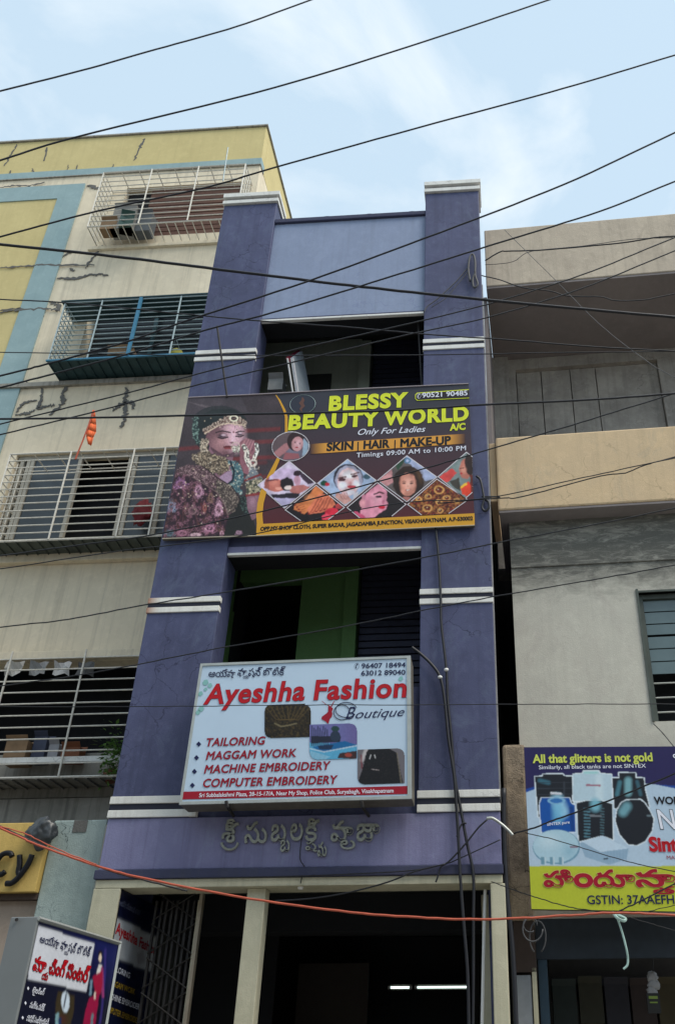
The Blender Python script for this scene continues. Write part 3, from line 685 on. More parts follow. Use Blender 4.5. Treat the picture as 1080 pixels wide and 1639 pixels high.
def blob(name, c, r, mat, parent=None, sub=3, amp=0.25, seed=0, freq=2.0, origin=None):
    import bmesh
    bm = bmesh.new(); bmesh.ops.create_icosphere(bm, subdivisions=sub, radius=1)
    for v in bm.verts:
        k = 1 + amp * noise.noise(v.co * freq + Vector((seed, 0, 0))) + amp * 0.5 * noise.noise(v.co * freq * 2.7 + Vector((0, seed, 0)))
        v.co = Vector((v.co.x * r[0] * k + c[0], v.co.y * r[1] * k + c[1], v.co.z * r[2] * k + c[2]))
    me = bpy.data.meshes.new(name); bm.to_mesh(me); bm.free(); me.polygons.foreach_set('use_smooth', [True] * len(me.polygons))
    return link(name, me, mat, parent, origin=c if parent is None else None)
bg_ = thing('hanging_bag', 'small yellow net bag hanging inside the blue grille', 'bag', P(282, 566, 10.05))
blob('net', P(282, 566, 10.1), (0.10, 0.06, 0.09), simple('yellow net bag', (0.40, 0.36, 0.06), 0.7), bg_, seed=3, amp=0.3)
part('handle', MB().tube([P(276, 560, 10.1), P(280, 546, 10.0), P(282, 540, 9.97), P(284, 548, 10.0), P(288, 560, 10.1)], 0.004, 5), M['grille_g'], bg_)
def crate(name, label, cat, px, py, Y, w_, d_, h_, mat, rz=0.0, lid=None, z=None):
    c = at(px, py, Y=Y)
    if z is not None: c[2] = z
    t = thing(name, label, cat, tuple(c))
    ca, sa = math.cos(rz), math.sin(rz)
    fr = lambda x, y, z: (c[0] + x * ca - y * sa, c[1] + x * sa + y * ca, c[2] + z)
    th = 0.008
    b = MB(); b.box(-w_ / 2, w_ / 2, -d_ / 2, -d_ / 2 + th, 0, h_, fr).box(-w_ / 2, w_ / 2, d_ / 2 - th, d_ / 2, 0, h_, fr).box(-w_ / 2, -w_ / 2 + th, -d_ / 2 + th, d_ / 2 - th, 0, h_, fr).box(w_ / 2 - th, w_ / 2, -d_ / 2 + th, d_ / 2 - th, 0, h_, fr).box(-w_ / 2 + th, w_ / 2 - th, -d_ / 2 + th, d_ / 2 - th, 0, th, fr)
    part('body', b, mat, t)
    f = MB(); f.quad(fr(-w_ / 2, -d_ / 2, h_), fr(w_ / 2, -d_ / 2, h_), fr(w_ / 2, -d_ / 2 - 0.05, h_ + 0.05), fr(-w_ / 2, -d_ / 2 - 0.05, h_ + 0.05))
    o = part('flap', f, lid or mat, t); s_ = o.modifiers.new('t', 'SOLIDIFY'); s_.thickness = 0.005; f = MB()
    f.quad(fr(-w_ / 2, d_ / 2, h_), fr(w_ / 2, d_ / 2, h_), fr(w_ / 2, d_ / 2 + 0.03, h_ + 0.06), fr(-w_ / 2, d_ / 2 + 0.03, h_ + 0.06))
    o = part('flap', f, lid or mat, t); s_ = o.modifiers.new('t', 'SOLIDIFY'); s_.thickness = 0.005
    return t
card = simple('brown cardboard', (0.25, 0.16, 0.09), 0.8); 
crate('storage_box', 'grey white carton inside the topmost grille at its left', 'box', 196, 380, 10.15, 0.40, 0.25, 0.55, simple('dusty white carton', (0.24, 0.23, 0.21), 0.7), z=13.915)
crate('storage_box', 'dark green crate leaning beside the carton in topmost grille', 'crate', 196, 388, 10.08, 0.22, 0.22, 0.28, simple('dark green plastic', (0.02, 0.06, 0.05), 0.5), rz=0.3, z=13.915)
crate('storage_box', 'tan carton on the floor of topmost grille at far left', 'box', 172, 386, 10.12, 0.28, 0.2, 0.22, card, z=13.915)
crate('storage_box', 'pale blue box lying behind bars at middle of topmost grille', 'box', 226, 384, 10.2, 0.3, 0.2, 0.45, simple('dull blue grey tin', (0.10, 0.11, 0.12), 0.6), z=13.915)
crate('storage_box', 'brown paper box on the sill of the blue grille', 'box', 196, 574, 10.1, 0.40, 0.2, 0.10, card)
crate('storage_box', 'brown carton standing on rail of the lowest grille', 'box', 27, 1225, 10.15, 0.26, 0.22, 0.26, card)
rc = thing('red_cloth', 'dark red cloth hanging behind the flagged grille near its right end', 'cloth', P(228, 800, 10.3))
blob('cloth', P(228, 820, 10.3), (0.13, 0.05, 0.20), simple('dark red cloth', (0.14, 0.015, 0.02), 0.9), rc, seed=5, amp=0.5)
for k, (px, py, w_, h_, col, lab) in enumerate(((60, 1232, .16, .30, (.05, .06, .10), 'dim blue canister on rail inside lowest grille'), (84, 1232, .12, .2, (.3, .3, .32), 'small pale tub on rail inside lowest grille'), (112, 1232, .22, .16, (.20, .07, .03), 'rust red box on rail inside lowest grille'))):
    crate('storage_box', lab, 'box', px, py, 10.2, w_, .16, h_, simple('clutter %d' % k, col, .7), z=4.80)
pl = thing('potted_plant', 'leafy green creeper at right end of lowest window grille', 'plant', P(180, 1250, 10.1))
part('pot', MB().tube([P(178, 1252, 10.12), P(178, 1244, 10.12), P(178, 1235, 10.12)], [0.06, 0.08, 0.09], 10), simple('terracotta', (0.18, 0.07, 0.04), 0.8), pl)
for k in range(7):
    a0 = np.array(at(178 + random.uniform(-6, 6), 1236, Y=10.12)); tip = np.array(at(random.uniform(158, 200), random.uniform(1180, 1230), Y=10.0 + random.uniform(-0.15, 0.1)))
    part('stem', MB().tube([a0, (a0 + tip) / 2 + np.array([0.03, -0.03, 0.03]), tip], 0.004, 4), simple('green stem', (0.06, 0.10, 0.03), 0.7) if k == 0 else bpy.data.materials['green stem'], pl)
leafm = simple('green leaf', (0.10, 0.21, 0.04), 0.5, var=0.5, scale=20)
lf = MB()
for k in range(330):
    c = np.array(at(random.gauss(181, 11), random.gauss(1212, 20), Y=10.02 + random.uniform(-0.15, 0.1)))
    a = random.uniform(0, 6.28); b_ = random.uniform(-0.7, 0.7); s_ = random.uniform(0.025, 0.045)
    d = np.array([math.cos(a) * math.cos(b_), math.sin(a) * math.cos(b_), math.sin(b_)]); e = np.cross(d, [0.3, 0.2, 1.0]); e /= np.linalg.norm(e)
    lf.quad(c, c + d * s_ + e * s_ * 0.45, c + d * s_ * 2.1, c + d * s_ - e * s_ * 0.45)
part('leaves', lf, leafm, pl, kind='stuff')
for k in range(4):
    x = 15 + k * 38; c0 = at(x, 1062, Y=10.3)
    sheet = MB(); rws = [[c0 + np.array([0.22 * j / 4, -0.05 - 0.03 * math.sin(j + i * 2 + k), -0.09 * i + 0.02 * math.sin(j * 2 + k)]) for j in range(5)] for i in range(3)]
    for i in range(2):
        for j in range(4): sheet.quad(rws[i][j], rws[i + 1][j], rws[i + 1][j + 1], rws[i][j + 1])
    lab = ['pale cloth scrap tucked under ledge at left edge of lowest grille', 'grey rag bunched under the ledge left of first upright in lowest grille', 'torn white scrap under the ledge in middle of lowest grille', 'dark knotted rag under the ledge near purple pillar'][k]
    tag(part('rag', sheet, simple('old rag %d' % k, [(0.4, 0.38, 0.35), (0.22, 0.22, 0.22), (0.42, 0.41, 0.4), (0.08, 0.08, 0.08)][k], 0.9), None, origin=tuple(c0)), lab, 'rag')

# ---- ground floor front of the left building
gf = part('shop_pier', MB().box(-3.90, -3.43, 7.8, 8.6, 0.13, 3.545), plaster('peeling sea green wall paint', (0.36, 0.43, 0.41), (0.27, 0.335, 0.32), streak=0.2, stain=(0.1, 0.12, 0.11), blotch=0.5, cracks=1.0, crack_col=(0.07, 0.09, 0.09), bump=0.5, scale=1.6), lb, bevel=0.012)
part('beige_strip', MB().box(-3.429, -3.352, 7.78, 8.6, 0.13, 3.50), M['stained'], lb, bevel=0.01)
part('shop_wall', MB().box(-8, -3.905, 7.87, 8.2, 2.28, 2.905), plaster('pinkish beige plaster', (0.40, 0.32, 0.26), streak=0.3, blotch=0.35), lb)
part('shop_dark', MB().box(-8, -3.905, 8.3, 8.35, 0.13, 2.28), M['black_room'], lb)
part('peeled_patch', MB().box(-3.72, -3.60, 7.794, 7.80, 3.44, 3.54), M['mortar'], lb)
ph = thing('pharmacy_sign', 'mustard yellow fascia sign ending in bold black letters cy', 'sign', (-5.5, 7.7, 2.95))
part('board', MB().box(-7.5, -3.905, 7.74, 7.865, 2.955, 3.515), plaster('faded yellow sign paint', (0.60, 0.42, 0.13), (0.5, 0.34, 0.1), streak=0.3, stain=(0.2, 0.14, 0.05), blotch=0.3, rough=0.6), ph, bevel=0.006)
part('soffit', MB().box(-7.5, -3.905, 7.80, 8.3, 2.906, 2.953), simple('dark brown board', (0.06, 0.04, 0.03), 0.8), ph)
M['black_letter'] = ink('black letter paint', (22, 22, 28))
def yn(px, py): return at(px, py, Y=7.70)
def stroke(name, pts, r, mat, parent, flat=0.4):
    c = smoothpath([yn(*p) for p in pts], 6)
    o = part(name, MB().tube(c, r, 8), mat, parent, smooth=True); return o
stroke('letter', [(20, 1371), (17, 1366), (8, 1366), (0, 1372), (-7, 1384), (-5, 1396), (2, 1400), (9, 1395)], 0.023, M['black_letter'], ph)
stroke('letter', [(32, 1369), (32, 1384), (30, 1396), (33, 1402)], 0.024, M['black_letter'], ph)
stroke('letter', [(52, 1368), (45, 1384), (32, 1402), (20, 1413), (10, 1414)], 0.024, M['black_letter'], ph)
tag(blob('plastic_sheet', tuple(at(67, 1333, Y=7.68)), (0.115, 0.08, 0.12), simple('black plastic bundle', (0.03, 0.035, 0.04), 0.4, spec=0.6, var=0.5), None, sub=4, amp=0.34, seed=4, freq=1.5), 'crumpled black plastic bundle tied at right end of yellow sign', 'plastic bundle')

# ================================================================== RIGHT BUILDING  (turned 2.3 degrees)
ra = R(2.3); RC, RS = math.cos(ra), math.sin(ra)
def rb(u, v, z): return (u * RC + v * RS, 7.88 - u * RS + v * RC, z)
rbd = thing('grey_building', 'weathered grey and ochre building with open veranda on the right', 'building', rb(1.5, 0, 0.13))
def rpart(n, mb, m, **k): return part(n, mb, m, rbd, **k)
rpart('roof_parapet', MB().box(0.0, 6, 0, 0.14, 9.83, 10.83, rb), M['rtan'], bevel=0.012)
rpart('roof_slab', MB().box(0.002, 6, 0.012, 4, 9.80, 9.829, rb), M['rslab'])
nm = MB(); wall(nm, -0.04, 6, 6.601, 9.798, 1.32, 1.55, [(0.29, 2.13, 8.45, 9.62)], rb)
rpart('veranda_wall', nm, M['rgrey'])
ux = [0.292, 0.62, 1.0, 1.33, 2.128]
for a, b in zip(ux, ux[1:]): rpart('blocked_panel', MB().box(a + 0.005, b - 0.005, 1.39, 1.5, 8.452, 9.618, rb), M['rgrey'], bevel=0.006)
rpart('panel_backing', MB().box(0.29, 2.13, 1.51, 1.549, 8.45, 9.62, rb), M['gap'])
rpart('veranda_pier', MB().box(-0.03, 0.20, 1.25, 1.319, 6.601, 9.797, rb), M['rgrey'])
rpart('side_cheek', MB().box(-0.045, -0.002, 0.15, 1.32, 7.505, 9.797, rb), M['rslab'])
rpart('veranda_parapet', MB().box(0.035, 6, 0, 0.13, 6.60, 7.53, rb), M['ryellow'], bevel=0.02)
rpart('veranda_parapet_end', MB().box(-0.04, 0.03, 0.06, 0.9, 6.75, 7.50, rb), M['ryellow'], bevel=0.005)
rpart('veranda_slab', MB().box(0.045, 6, 0.012, 1.3, 6.575, 6.599, rb), M['rslab'])
wz = [at(1019.7, 952, Y=8.08), at(1045.5, 1157, Y=8.08)]
WU0 = 1.36; WZ0, WZ1 = wz[1][2] - 0.0, wz[0][2] + 0.0
lw = MB(); wall(lw, 0.135, 6, 2.6, 6.598, 0.22, 0.45, [(WU0, 2.5, WZ0, WZ1)], rb)
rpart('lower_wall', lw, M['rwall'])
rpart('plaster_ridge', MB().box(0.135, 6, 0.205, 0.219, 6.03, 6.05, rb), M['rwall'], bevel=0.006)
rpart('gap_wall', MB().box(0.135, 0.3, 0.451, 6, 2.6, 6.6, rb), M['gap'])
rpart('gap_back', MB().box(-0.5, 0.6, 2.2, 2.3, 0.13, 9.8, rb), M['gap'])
wf = rpart('window', MB().box(WU0 - 0.022, WU0 + 0.0, 0.205, 0.32, WZ0, WZ1 + 0.04, rb).box(WU0, 2.5, 0.205, 0.32, WZ1 - 0.0, WZ1 + 0.02, rb).box(WU0 + 0.001, WU0 + 0.04, 0.26, 0.33, WZ0, WZ1 - 0.001, rb).box(WU0 + 0.041, 2.5, 0.26, 0.33, WZ1 - 0.05, WZ1 - 0.001, rb), M['sheet_grey'])
hz = (WZ1 - WZ0 - 0.05); zt = WZ1 - 0.055
for i in range(6):
    h = hz * 0.62 / 6
    part('louvre_pane', MB().box(WU0 + 0.045, 2.48, 0.29 + 0.0, 0.30, zt - (i + 1) * h + (0.012 if i != 2 else 0.025), zt - i * h, rb), M['glass_teal'], wf)
for i in range(3):
    part('bar', MB().tube([rb(WU0 + 0.03, 0.27, WZ0 + 0.1 + i * 0.14), rb(2.5, 0.27, WZ0 + 0.1 + i * 0.14)], 0.008, 5), M['alu'], wf)
part('dark_room', MB().box(WU0, 2.5, 0.6, 0.65, WZ0 - 0.1, WZ1 + 0.1, rb), M['black_room'], wf)
# ground floor of the right building
rpart('end_pier', MB().box(-0.018, 0.185, 0.02, 0.4, 2.72, 4.16, rb), M['rough_col'], bevel=0.03)
rpart('end_pier_foot', MB().box(0.02, 0.185, 0.05, 0.4, 2.35, 2.719, rb), simple('dark brown brick', (0.05, 0.035, 0.03), 0.9))
rpart('shop_lintel', MB().box(0.19, 6, 0.15, 0.21, 2.45, 2.745, rb), simple('dark blue shop shutter box', (0.014, 0.022, 0.032), 0.7, var=0.4))
rpart('shop_jamb', MB().box(0.20, 0.27, 0.16, 0.3, 0.13, 2.449, rb), simple('dark blue jamb', (0.02, 0.045, 0.07), 0.5))
rpart('meter_box', MB().box(-0.005, 0.14, 0.06, 0.18, 1.5, 2.33, rb), simple('grey white steel cupboard', (0.23, 0.25, 0.28), 0.5), bevel=0.006)
rpart('white_post', MB().box(0.15, 0.185, 0.05, 0.1, 0.13, 2.38, rb), M['cream'])
rpart('shop_back', MB().box(-0.05, 6, 2.5, 2.6, 0.13, 2.9, rb), M['black_room'])
rpart('shop_inner_beam', MB().box(0.28, 6, 1.2, 1.3, 2.22, 2.6, rb), simple('dim grey inner beam', (0.05, 0.045, 0.045), 0.9))
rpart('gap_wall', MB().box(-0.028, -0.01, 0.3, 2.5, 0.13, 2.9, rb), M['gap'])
for i in range(5):
    c = at(905 + i * 42, 1600 + random.uniform(-8, 20), Y=8.9); 
    crate('shop_box', ['dark carton leftmost among shelves in the tank shop', 'second dark carton from the left in the tank shop', 'middle dark carton in the tank shop', 'dark carton below the hanging packets in tank shop', 'dark carton at right edge of the tank shop'][i], 'box', 905 + i * 42, 1632 + random.uniform(-8, 12), 8.9, 0.2, 0.2, 0.3, simple('shop stock %d' % i, [(0.02, 0.03, 0.03), (0.03, 0.03, 0.02), (0.02, 0.02, 0.03), (0.03, 0.02, 0.02), (0.05, 0.04, 0.02)][i], 0.7))

# ================================================================== BEAUTY PARLOUR BANNER
BY = MY - 0.055
bn = thing('banner', 'wide maroon beauty parlour banner with bride portrait and yellow lettering', 'banner', tuple(at(505, 860, Y=BY)))
C4 = [at(301.5, 636.8, Y=BY), at(749.6, 614.7, Y=BY), at(759.4, 840.5, Y=BY), at(259.8, 862.5, Y=BY)]   # TL TR BR BL
def slab(mb, q, d0, d1):
    q = [np.array(p) for p in q]; mb.prism([tuple(p + np.array([0, d0, 0])) for p in q][::-1], (0, d1 - d0, 0)); return mb
part('backing_frame', slab(MB(), C4, 0.002, 0.045), M['alu_dark'], bn)
def paint_ground(PX, PY):
    p = Paint(PX, PY, (62, 50, 58))
    p.grad(500, 640, 500, 850, (92, 26, 30), -0.25, 0.75)
    p.grad(300, 640, 330, 860, (60, 56, 66), 0.3, 0.0)
    return p.C * (0.92 + 0.16 * vnoise(PX, PY, 3.0)[..., None])
def sfold(PX, PY):
    return PX, PY
picture('print_ground', None, BY, 90, 50, paint_ground, bn, lift=0.0, pts3=C4)
def paint_bride(PX, PY):
    p = Paint(PX, PY, (58, 52, 62)); p.frame(PX, PY, (250, 630), 5.143)
    for y, x0, x1, a in ((300, 700, 1080, .8), (398, 690, 1080, .7), (530, 620, 1080, .8), (450, 170, 420, .7), (580, 600, 900, .5), (690, 700, 1000, .6)):
        p.line([(x0, y + 10), (x1, y - 12)], 16, (104, 34, 42), a, soft=True)
    p.poly([(250, 40), (700, 30), (760, 160), (500, 130), (240, 200)], (70, 68, 82), .5)
    for k in range(8): p.line([(270 + 50 * k, 70 + 10 * k), (420 + 45 * k, 120 + 8 * k)], 3, (110, 104, 118), .35)
    p.ell(520, 235, 220, 135, (44, 48, 56)); p.ell(400, 330, 90, 130, (38, 42, 50))
    p.poly([(350, 190), (470, 130), (640, 130), (740, 200), (735, 270), (640, 180), (500, 230), (385, 290), (350, 345)], (30, 40, 44))
    p.ell(500, 170, 150, 50, (48, 62, 66), .5, soft=1)
    # neck, chest
    p.poly([(440, 430), (640, 480), (620, 640), (590, 740), (500, 690), (420, 560)], (120, 88, 112))
    p.poly([(520, 690), (600, 635), (645, 640), (632, 720), (580, 748)], (146, 126, 168))
    # face
    face = [(432, 300), (500, 262), (600, 248), (700, 262), (726, 300), (722, 350), (700, 400), (690, 445), (655, 478), (600, 500), (545, 506), (475, 470), (430, 420), (408, 360)]
    p.poly(face, (118, 84, 100)); p.ell(650, 350, 110, 170, (226, 188, 222), 1.0, soft=1); p.ell(530, 400, 90, 90, (190, 142, 160), .8, soft=1)
    p.ell(610, 285, 100, 34, (208, 172, 204), .9, soft=1); p.poly([(600, 500), (700, 400), (722, 350), (700, 440), (655, 480)], (150, 118, 150), .5)
    p.ell(545, 350, 58, 28, (52, 40, 62), .95, soft=.7); p.ell(555, 342, 26, 11, (185, 165, 195), .9, soft=.5); p.line([(510, 362), (545, 372), (590, 360)], 5, (20, 16, 26))
    p.ell(688, 335, 36, 24, (52, 40, 62), .95, soft=.7); p.ell(692, 326, 20, 9, (200, 185, 215), .9, soft=.5); p.line([(655, 352), (690, 358), (720, 345)], 5, (20, 16, 26))
    p.line([(492, 322), (545, 308), (615, 322)], 5, (30, 22, 30)); p.line([(655, 322), (690, 312), (725, 312)], 5, (30, 22, 30))
    p.line([(628, 320), (640, 370), (632, 395)], 12, (214, 184, 220), .7, soft=True); p.ell(625, 405, 28, 10, (100, 62, 82), .9, soft=.5)
    p.ell(597, 440, 44, 10, (92, 30, 44)); p.ell(592, 450, 34, 11, (128, 54, 66)); p.line([(555, 444), (640, 440)], 3, (60, 14, 24))
    p.ell(637, 318, 7, 7, (110, 10, 22)); p.ell(560, 485, 50, 14, (86, 58, 74), .6, soft=1)
    p.grad(520, 400, 415, 350, (74, 50, 66), 0, .55, mask=face); p.line([(455, 455), (545, 508), (610, 502), (655, 478)], 9, (58, 38, 54), .6, soft=True); p.poly([(440, 430), (545, 506), (600, 502), (655, 480), (640, 520), (500, 540)], (70, 48, 64), .7)
    # jewels
    W1, W2 = (186, 178, 172), (92, 80, 74)
    p.dots([(378, 300), (500, 228), (600, 178), (690, 190), (742, 240), (738, 300), (700, 262), (600, 250), (520, 262), (400, 335)], W1, (100, 76, 74), 11, .52, 1, c3=(40, 36, 40))
    p.ring(640, 205, 32, 22, 4, (220, 214, 200)); p.ring(640, 205, 16, 11, 4, (40, 40, 46)); p.line([(400, 330), (520, 262), (600, 246), (720, 262)], 4, (210, 196, 180), .8)
    p.dots([(300, 200), (345, 195), (352, 300), (345, 360), (380, 420), (330, 420), (300, 330)], (112, 156, 156), (34, 52, 58), 10, .42, 2)
    p.dots([(370, 370), (430, 375), (425, 450), (440, 500), (360, 520), (365, 440)], (190, 184, 172), (80, 74, 72), 10, .5, 3)
    p.dots([(290, 505), (400, 470), (480, 495), (560, 520), (610, 560), (602, 620), (540, 672), (460, 655), (380, 600), (310, 565)], (158, 150, 134), (62, 56, 52), 11, .42, 4, c3=(116, 104, 90))
    p.ring(565, 585, 30, 24, 3.5, (150, 142, 122)); p.ring(480, 530, 26, 20, 3, (156, 148, 126)); p.line([(430, 510), (560, 560), (600, 640)], 4, (44, 40, 34), .8)
    p.ring(655, 440, 34, 38, 2.2, (200, 196, 190)); p.ell(660, 455, 22, 20, (150, 154, 156), .8); p.dots([(625, 430), (690, 430), (690, 485), (630, 480)], (230, 232, 230), (90, 96, 96), 9, .5, 6)
    # blouse
    bl_ = [(580, 542), (660, 565), (712, 620), (722, 700), (700, 760), (702, 835), (640, 805), (596, 765), (642, 705), (625, 620)]
    p.dots(bl_, (150, 186, 190), (52, 100, 120), 12, .36, 7, c3=(34, 62, 80)); p.line([(612, 560), (642, 640), (630, 715), (590, 750)], 9, (24, 40, 56))
    # saree
    p.poly([(590, 1005), (680, 850), (740, 840), (820, 1100), (835, 1165), (540, 1172)], (32, 34, 34)); p.dots([(690, 850), (745, 850), (770, 980), (740, 1010), (700, 950)], (70, 100, 100), (26, 34, 38), 10, .4, 31)
    p.poly([(165, 650), (300, 680), (400, 740), (500, 800), (565, 900), (600, 1010), (552, 1175), (40, 1205), (95, 960)], (46, 30, 44))
    for k in range(26):
        rnd = random.Random(k); x, y = rnd.uniform(120, 560), rnd.uniform(720, 1150)
        p.line([(x, y), (x + rnd.uniform(-30, 40), y + rnd.uniform(60, 120))], 7, rnd.choice([(84, 50, 58), (30, 20, 34), (70, 44, 40), (96, 40, 52)]), .6, soft=True)
    for x, y, rx, ry, c in ((205, 745, 62, 52, (120, 66, 140)), (352, 805, 42, 78, (160, 110, 160)), (128, 930, 46, 56, (84, 120, 170)), (300, 965, 58, 44, (104, 70, 90)), (515, 955, 40, 78, (176, 130, 178)), (440, 1110, 62, 44, (160, 96, 150)), (215, 1150, 62, 34, (150, 84, 134)), (325, 1165, 56, 22, (196, 160, 196)), (110, 1150, 50, 36, (44, 84, 110)), (680, 1145, 30, 20, (120, 90, 130)), (540, 1150, 20, 30, (170, 120, 160)), (400, 940, 20, 50, (120, 50, 50)), (450, 860, 26, 60, (90, 60, 50))):
        q = [(x + rx * math.cos(t) * (1 + .18 * math.sin(3 * t)), y + ry * math.sin(t) * (1 + .18 * math.sin(3 * t))) for t in np.linspace(0, 6.283, 15)[:-1]]
        c = tuple(int(v * .82 + 12) for v in c); p.dots(q, c, (50, 32, 48), 9, .42, x, c3=tuple(min(255, v + 36) for v in c)); p.ring(x, y, rx * .55, ry * .55, 5, tuple(min(255, v + 30) for v in c), .8)
    sh_ = [(165, 625), (260, 588), (380, 598), (500, 690), (625, 765), (690, 870), (645, 965), (592, 1005), (560, 900), (500, 805), (400, 742), (300, 682), (165, 672)]
    p.dots(sh_, (150, 126, 142), (74, 54, 66), 10, .45, 12, c3=(50, 38, 44)); p.dots([(500, 700), (625, 765), (690, 870), (645, 965), (592, 1005), (560, 900), (490, 790)], (134, 128, 124), (60, 54, 56), 11, .42, 13)
    body = [(165, 650), (300, 680), (400, 740), (500, 800), (565, 900), (600, 1010), (552, 1175), (60, 1200), (95, 960)]
    mm = in_poly(p.X, p.Y, body); n9 = vnoise(p.X, p.Y, 6, 77) * vnoise(p.X, p.Y, 26, 78); p._mix(mm * np.clip((n9 - .30) * 4, 0, .75), (132, 88, 116)); n9 = vnoise(p.X, p.Y, 5, 79) * vnoise(p.X, p.Y, 40, 80); p._mix(mm * np.clip((n9 - .42) * 5, 0, .7), (96, 66, 62))
    p.line([(400, 610), (500, 690), (625, 768), (692, 872)], 5, (40, 30, 36)); p.line([(300, 690), (400, 748), (500, 812), (560, 905), (590, 1000)], 4, (110, 92, 100), .8)
    # hand and arm
    p.poly([(690, 400), (735, 368), (800, 388), (835, 430), (822, 500), (795, 600), (762, 672), (722, 655), (690, 570)], (124, 80, 100))
    for k in range(4): p.line([(742 + 20 * k, 375 + 6 * k), (700 + 24 * k, 440 + 10 * k)], 9, (164, 118, 138), .7, soft=True); p.line([(752 + 20 * k, 380 + 6 * k), (712 + 24 * k, 446 + 10 * k)], 3, (74, 44, 62), .8)
    for a_, b_ in (([(722, 436), (748, 480), (744, 530), (770, 590)], 20), ([(824, 418), (832, 470), (812, 520), (806, 575)], 15)):
        d = seg_dist(p.X, p.Y, a_); m = (d < b_); n = vnoise(p.X, p.Y, 11, 21); p._mix(m * 1.0, (90, 92, 96)); p._mix((m & (n > .45)) * 1.0, (214, 216, 220))
    p.ring(800, 572, 26, 26, 6, (196, 196, 200)); p.ell(800, 572, 10, 10, (120, 60, 70)); p.dots([(770, 600), (830, 620), (835, 690), (770, 680)], (196, 204, 214), (80, 92, 110), 9, .5, 22)
    p.poly([(728, 700), (790, 620), (835, 655), (880, 700), (860, 730), (740, 742)], (96, 112, 130)); p.line([(735, 715), (860, 668)], 9, (110, 30, 42))
    p.dots([(738, 730), (860, 690), (884, 770), (850, 810), (745, 835)], (184, 184, 160), (56, 66, 60), 12, .45, 23, c3=(110, 112, 96)); p.line([(748, 842), (870, 822)], 12, (120, 40, 48))
    p.poly([(742, 850), (862, 836), (850, 900), (832, 1020), (790, 1045), (752, 950)], (118, 88, 112)); p.ell(790, 900, 40, 60, (156, 124, 156), .6, soft=1)
    p.line([(60, 1195), (560, 1165)], 6, (24, 22, 28), .8)
    for k in range(260):
        rg = random.Random(900 + k); reg = rg.choice([(300, 500, 600, 660), (380, 200, 735, 330), (370, 380, 430, 500), (170, 600, 640, 960), (720, 430, 850, 830), (90, 700, 560, 1150), (600, 560, 715, 820)])
        x, y = rg.uniform(reg[0], reg[2]), rg.uniform(reg[1], reg[3])
        if in_poly(np.array([x]), np.array([y]), [(430, 300), (730, 300), (700, 480), (480, 480)])[0]: continue
        p.ell(x, y, 4.5, 4.5, rg.choice([(226, 220, 208), (200, 190, 170), (20, 18, 24), (30, 24, 30)]), .75)
    lum = p.C.mean(-1, keepdims=True); p.C = (p.C * 0.82 + lum * 0.18) * np.array([1.16, 1.0, 0.86])
    return p.C * (0.80 + 0.36 * vnoise(PX, PY, 1.6, 3)[..., None]) * (1.0 + 0.45 * vnoise(PX, PY, 14, 8)[..., None])
def curve_x(PY):      # left edge of the mustard curve in photo pixels
    ys = [632, 647, 667, 694, 716, 735, 762, 786, 805, 824, 862]; xs = [440.6, 450, 456, 456, 452, 442, 428, 417, 412, 410, 413]
    return np.interp(PY, ys, xs)
U = lambda a, b, t: a * (1 - t) + b * t
brq = [C4[0], U(C4[0], C4[1], .348), U(C4[3], C4[2], .345), C4[3]]
picture('portrait_print', None, BY, 250, 300, paint_bride, bn, lift=0.0025, pts3=brq, blur=1, clip=lambda X, Y_: X < curve_x(Y_) + 1)
def ribbon(pl, mat, parent, Y, lift, name='stripe'):
    """pl: list of (x, y, halfwidth) photo pixels"""
    mb = MB()
    for (x0, y0, w0), (x1, y1, w1) in zip(pl, pl[1:]):
        mb.quad(at(x0 - w0, y0, Y=Y - lift), at(x1 - w1, y1, Y=Y - lift), at(x1 + w1, y1, Y=Y - lift), at(x0 + w0, y0, Y=Y - lift))
    return part(name, mb, mat, parent)
M['mustard'] = ink('mustard print', (205, 150, 44)); M['mustard_pale'] = ink('pale mustard print', (196, 160, 96))
cpts = [(632, .8), (640, 1.4), (655, 2), (667, 2.2), (694, 2.2), (716, 2.4), (735, 3), (750, 3.8), (762, 4.2), (775, 4.8), (786, 5), (805, 5), (824, 5), (845, 5)]
ribbon([(float(curve_x(np.array(y))) + wv, y, wv) for y, wv in cpts], M['mustard'], bn, BY, .004)
part('footer_strip', MB().prism([tuple(at(x, y, Y=BY - .0045)) for x, y in ((411, 839), (759, 821.5), (759.4, 840), (410, 857))][::-1], (0, -0.0006, 0)), M['mustard'], bn)
INK = M['black_letter']
ink_line('OPP.MY SHOP CLOTH, SUPER BAZAR, JAGADAMBA JUNCTION, VISAKHAPATNAM, A.P-530002', 417, 850, 756, 833, 6, INK, bn, BY, lift=.0065, weight=.05)
M['lime'] = ink('lime yellow print', (214, 222, 52)); M['lime_edge'] = ink('brown print edge', (96, 60, 30)); M['ink_white'] = ink('white print', (225, 228, 240)); M['ink_red'] = ink('red print', (178, 20, 34))
M['shade'] = ink('dark print shadow', (34, 26, 34))
TK = dict(lift=.0035, weight=.05, outline=(.012, M['shade']), spacing=1.13)
ink_line('BLESSY', 527.6, 656.7, 651, 650.5, 21.5, M['lime'], bn, BY, **TK)
ink_line('BEAUTY', 462.9, 687.4, 605, 680.5, 21.5, M['lime'], bn, BY, **TK); ink_line('WORLD', 615, 680, 748.3, 672.2, 21.2, M['lime'], bn, BY, **TK)
ink_line('Only For Ladies', 572.6, 696.5, 680.7, 691.3, 9.5, M['ink_white'], bn, BY, lift=.004, weight=.006, shear=.35)
ink_line('A/C', 720, 689.3, 744, 687.6, 10, M['lime'], bn, BY, lift=.004, weight=.045)
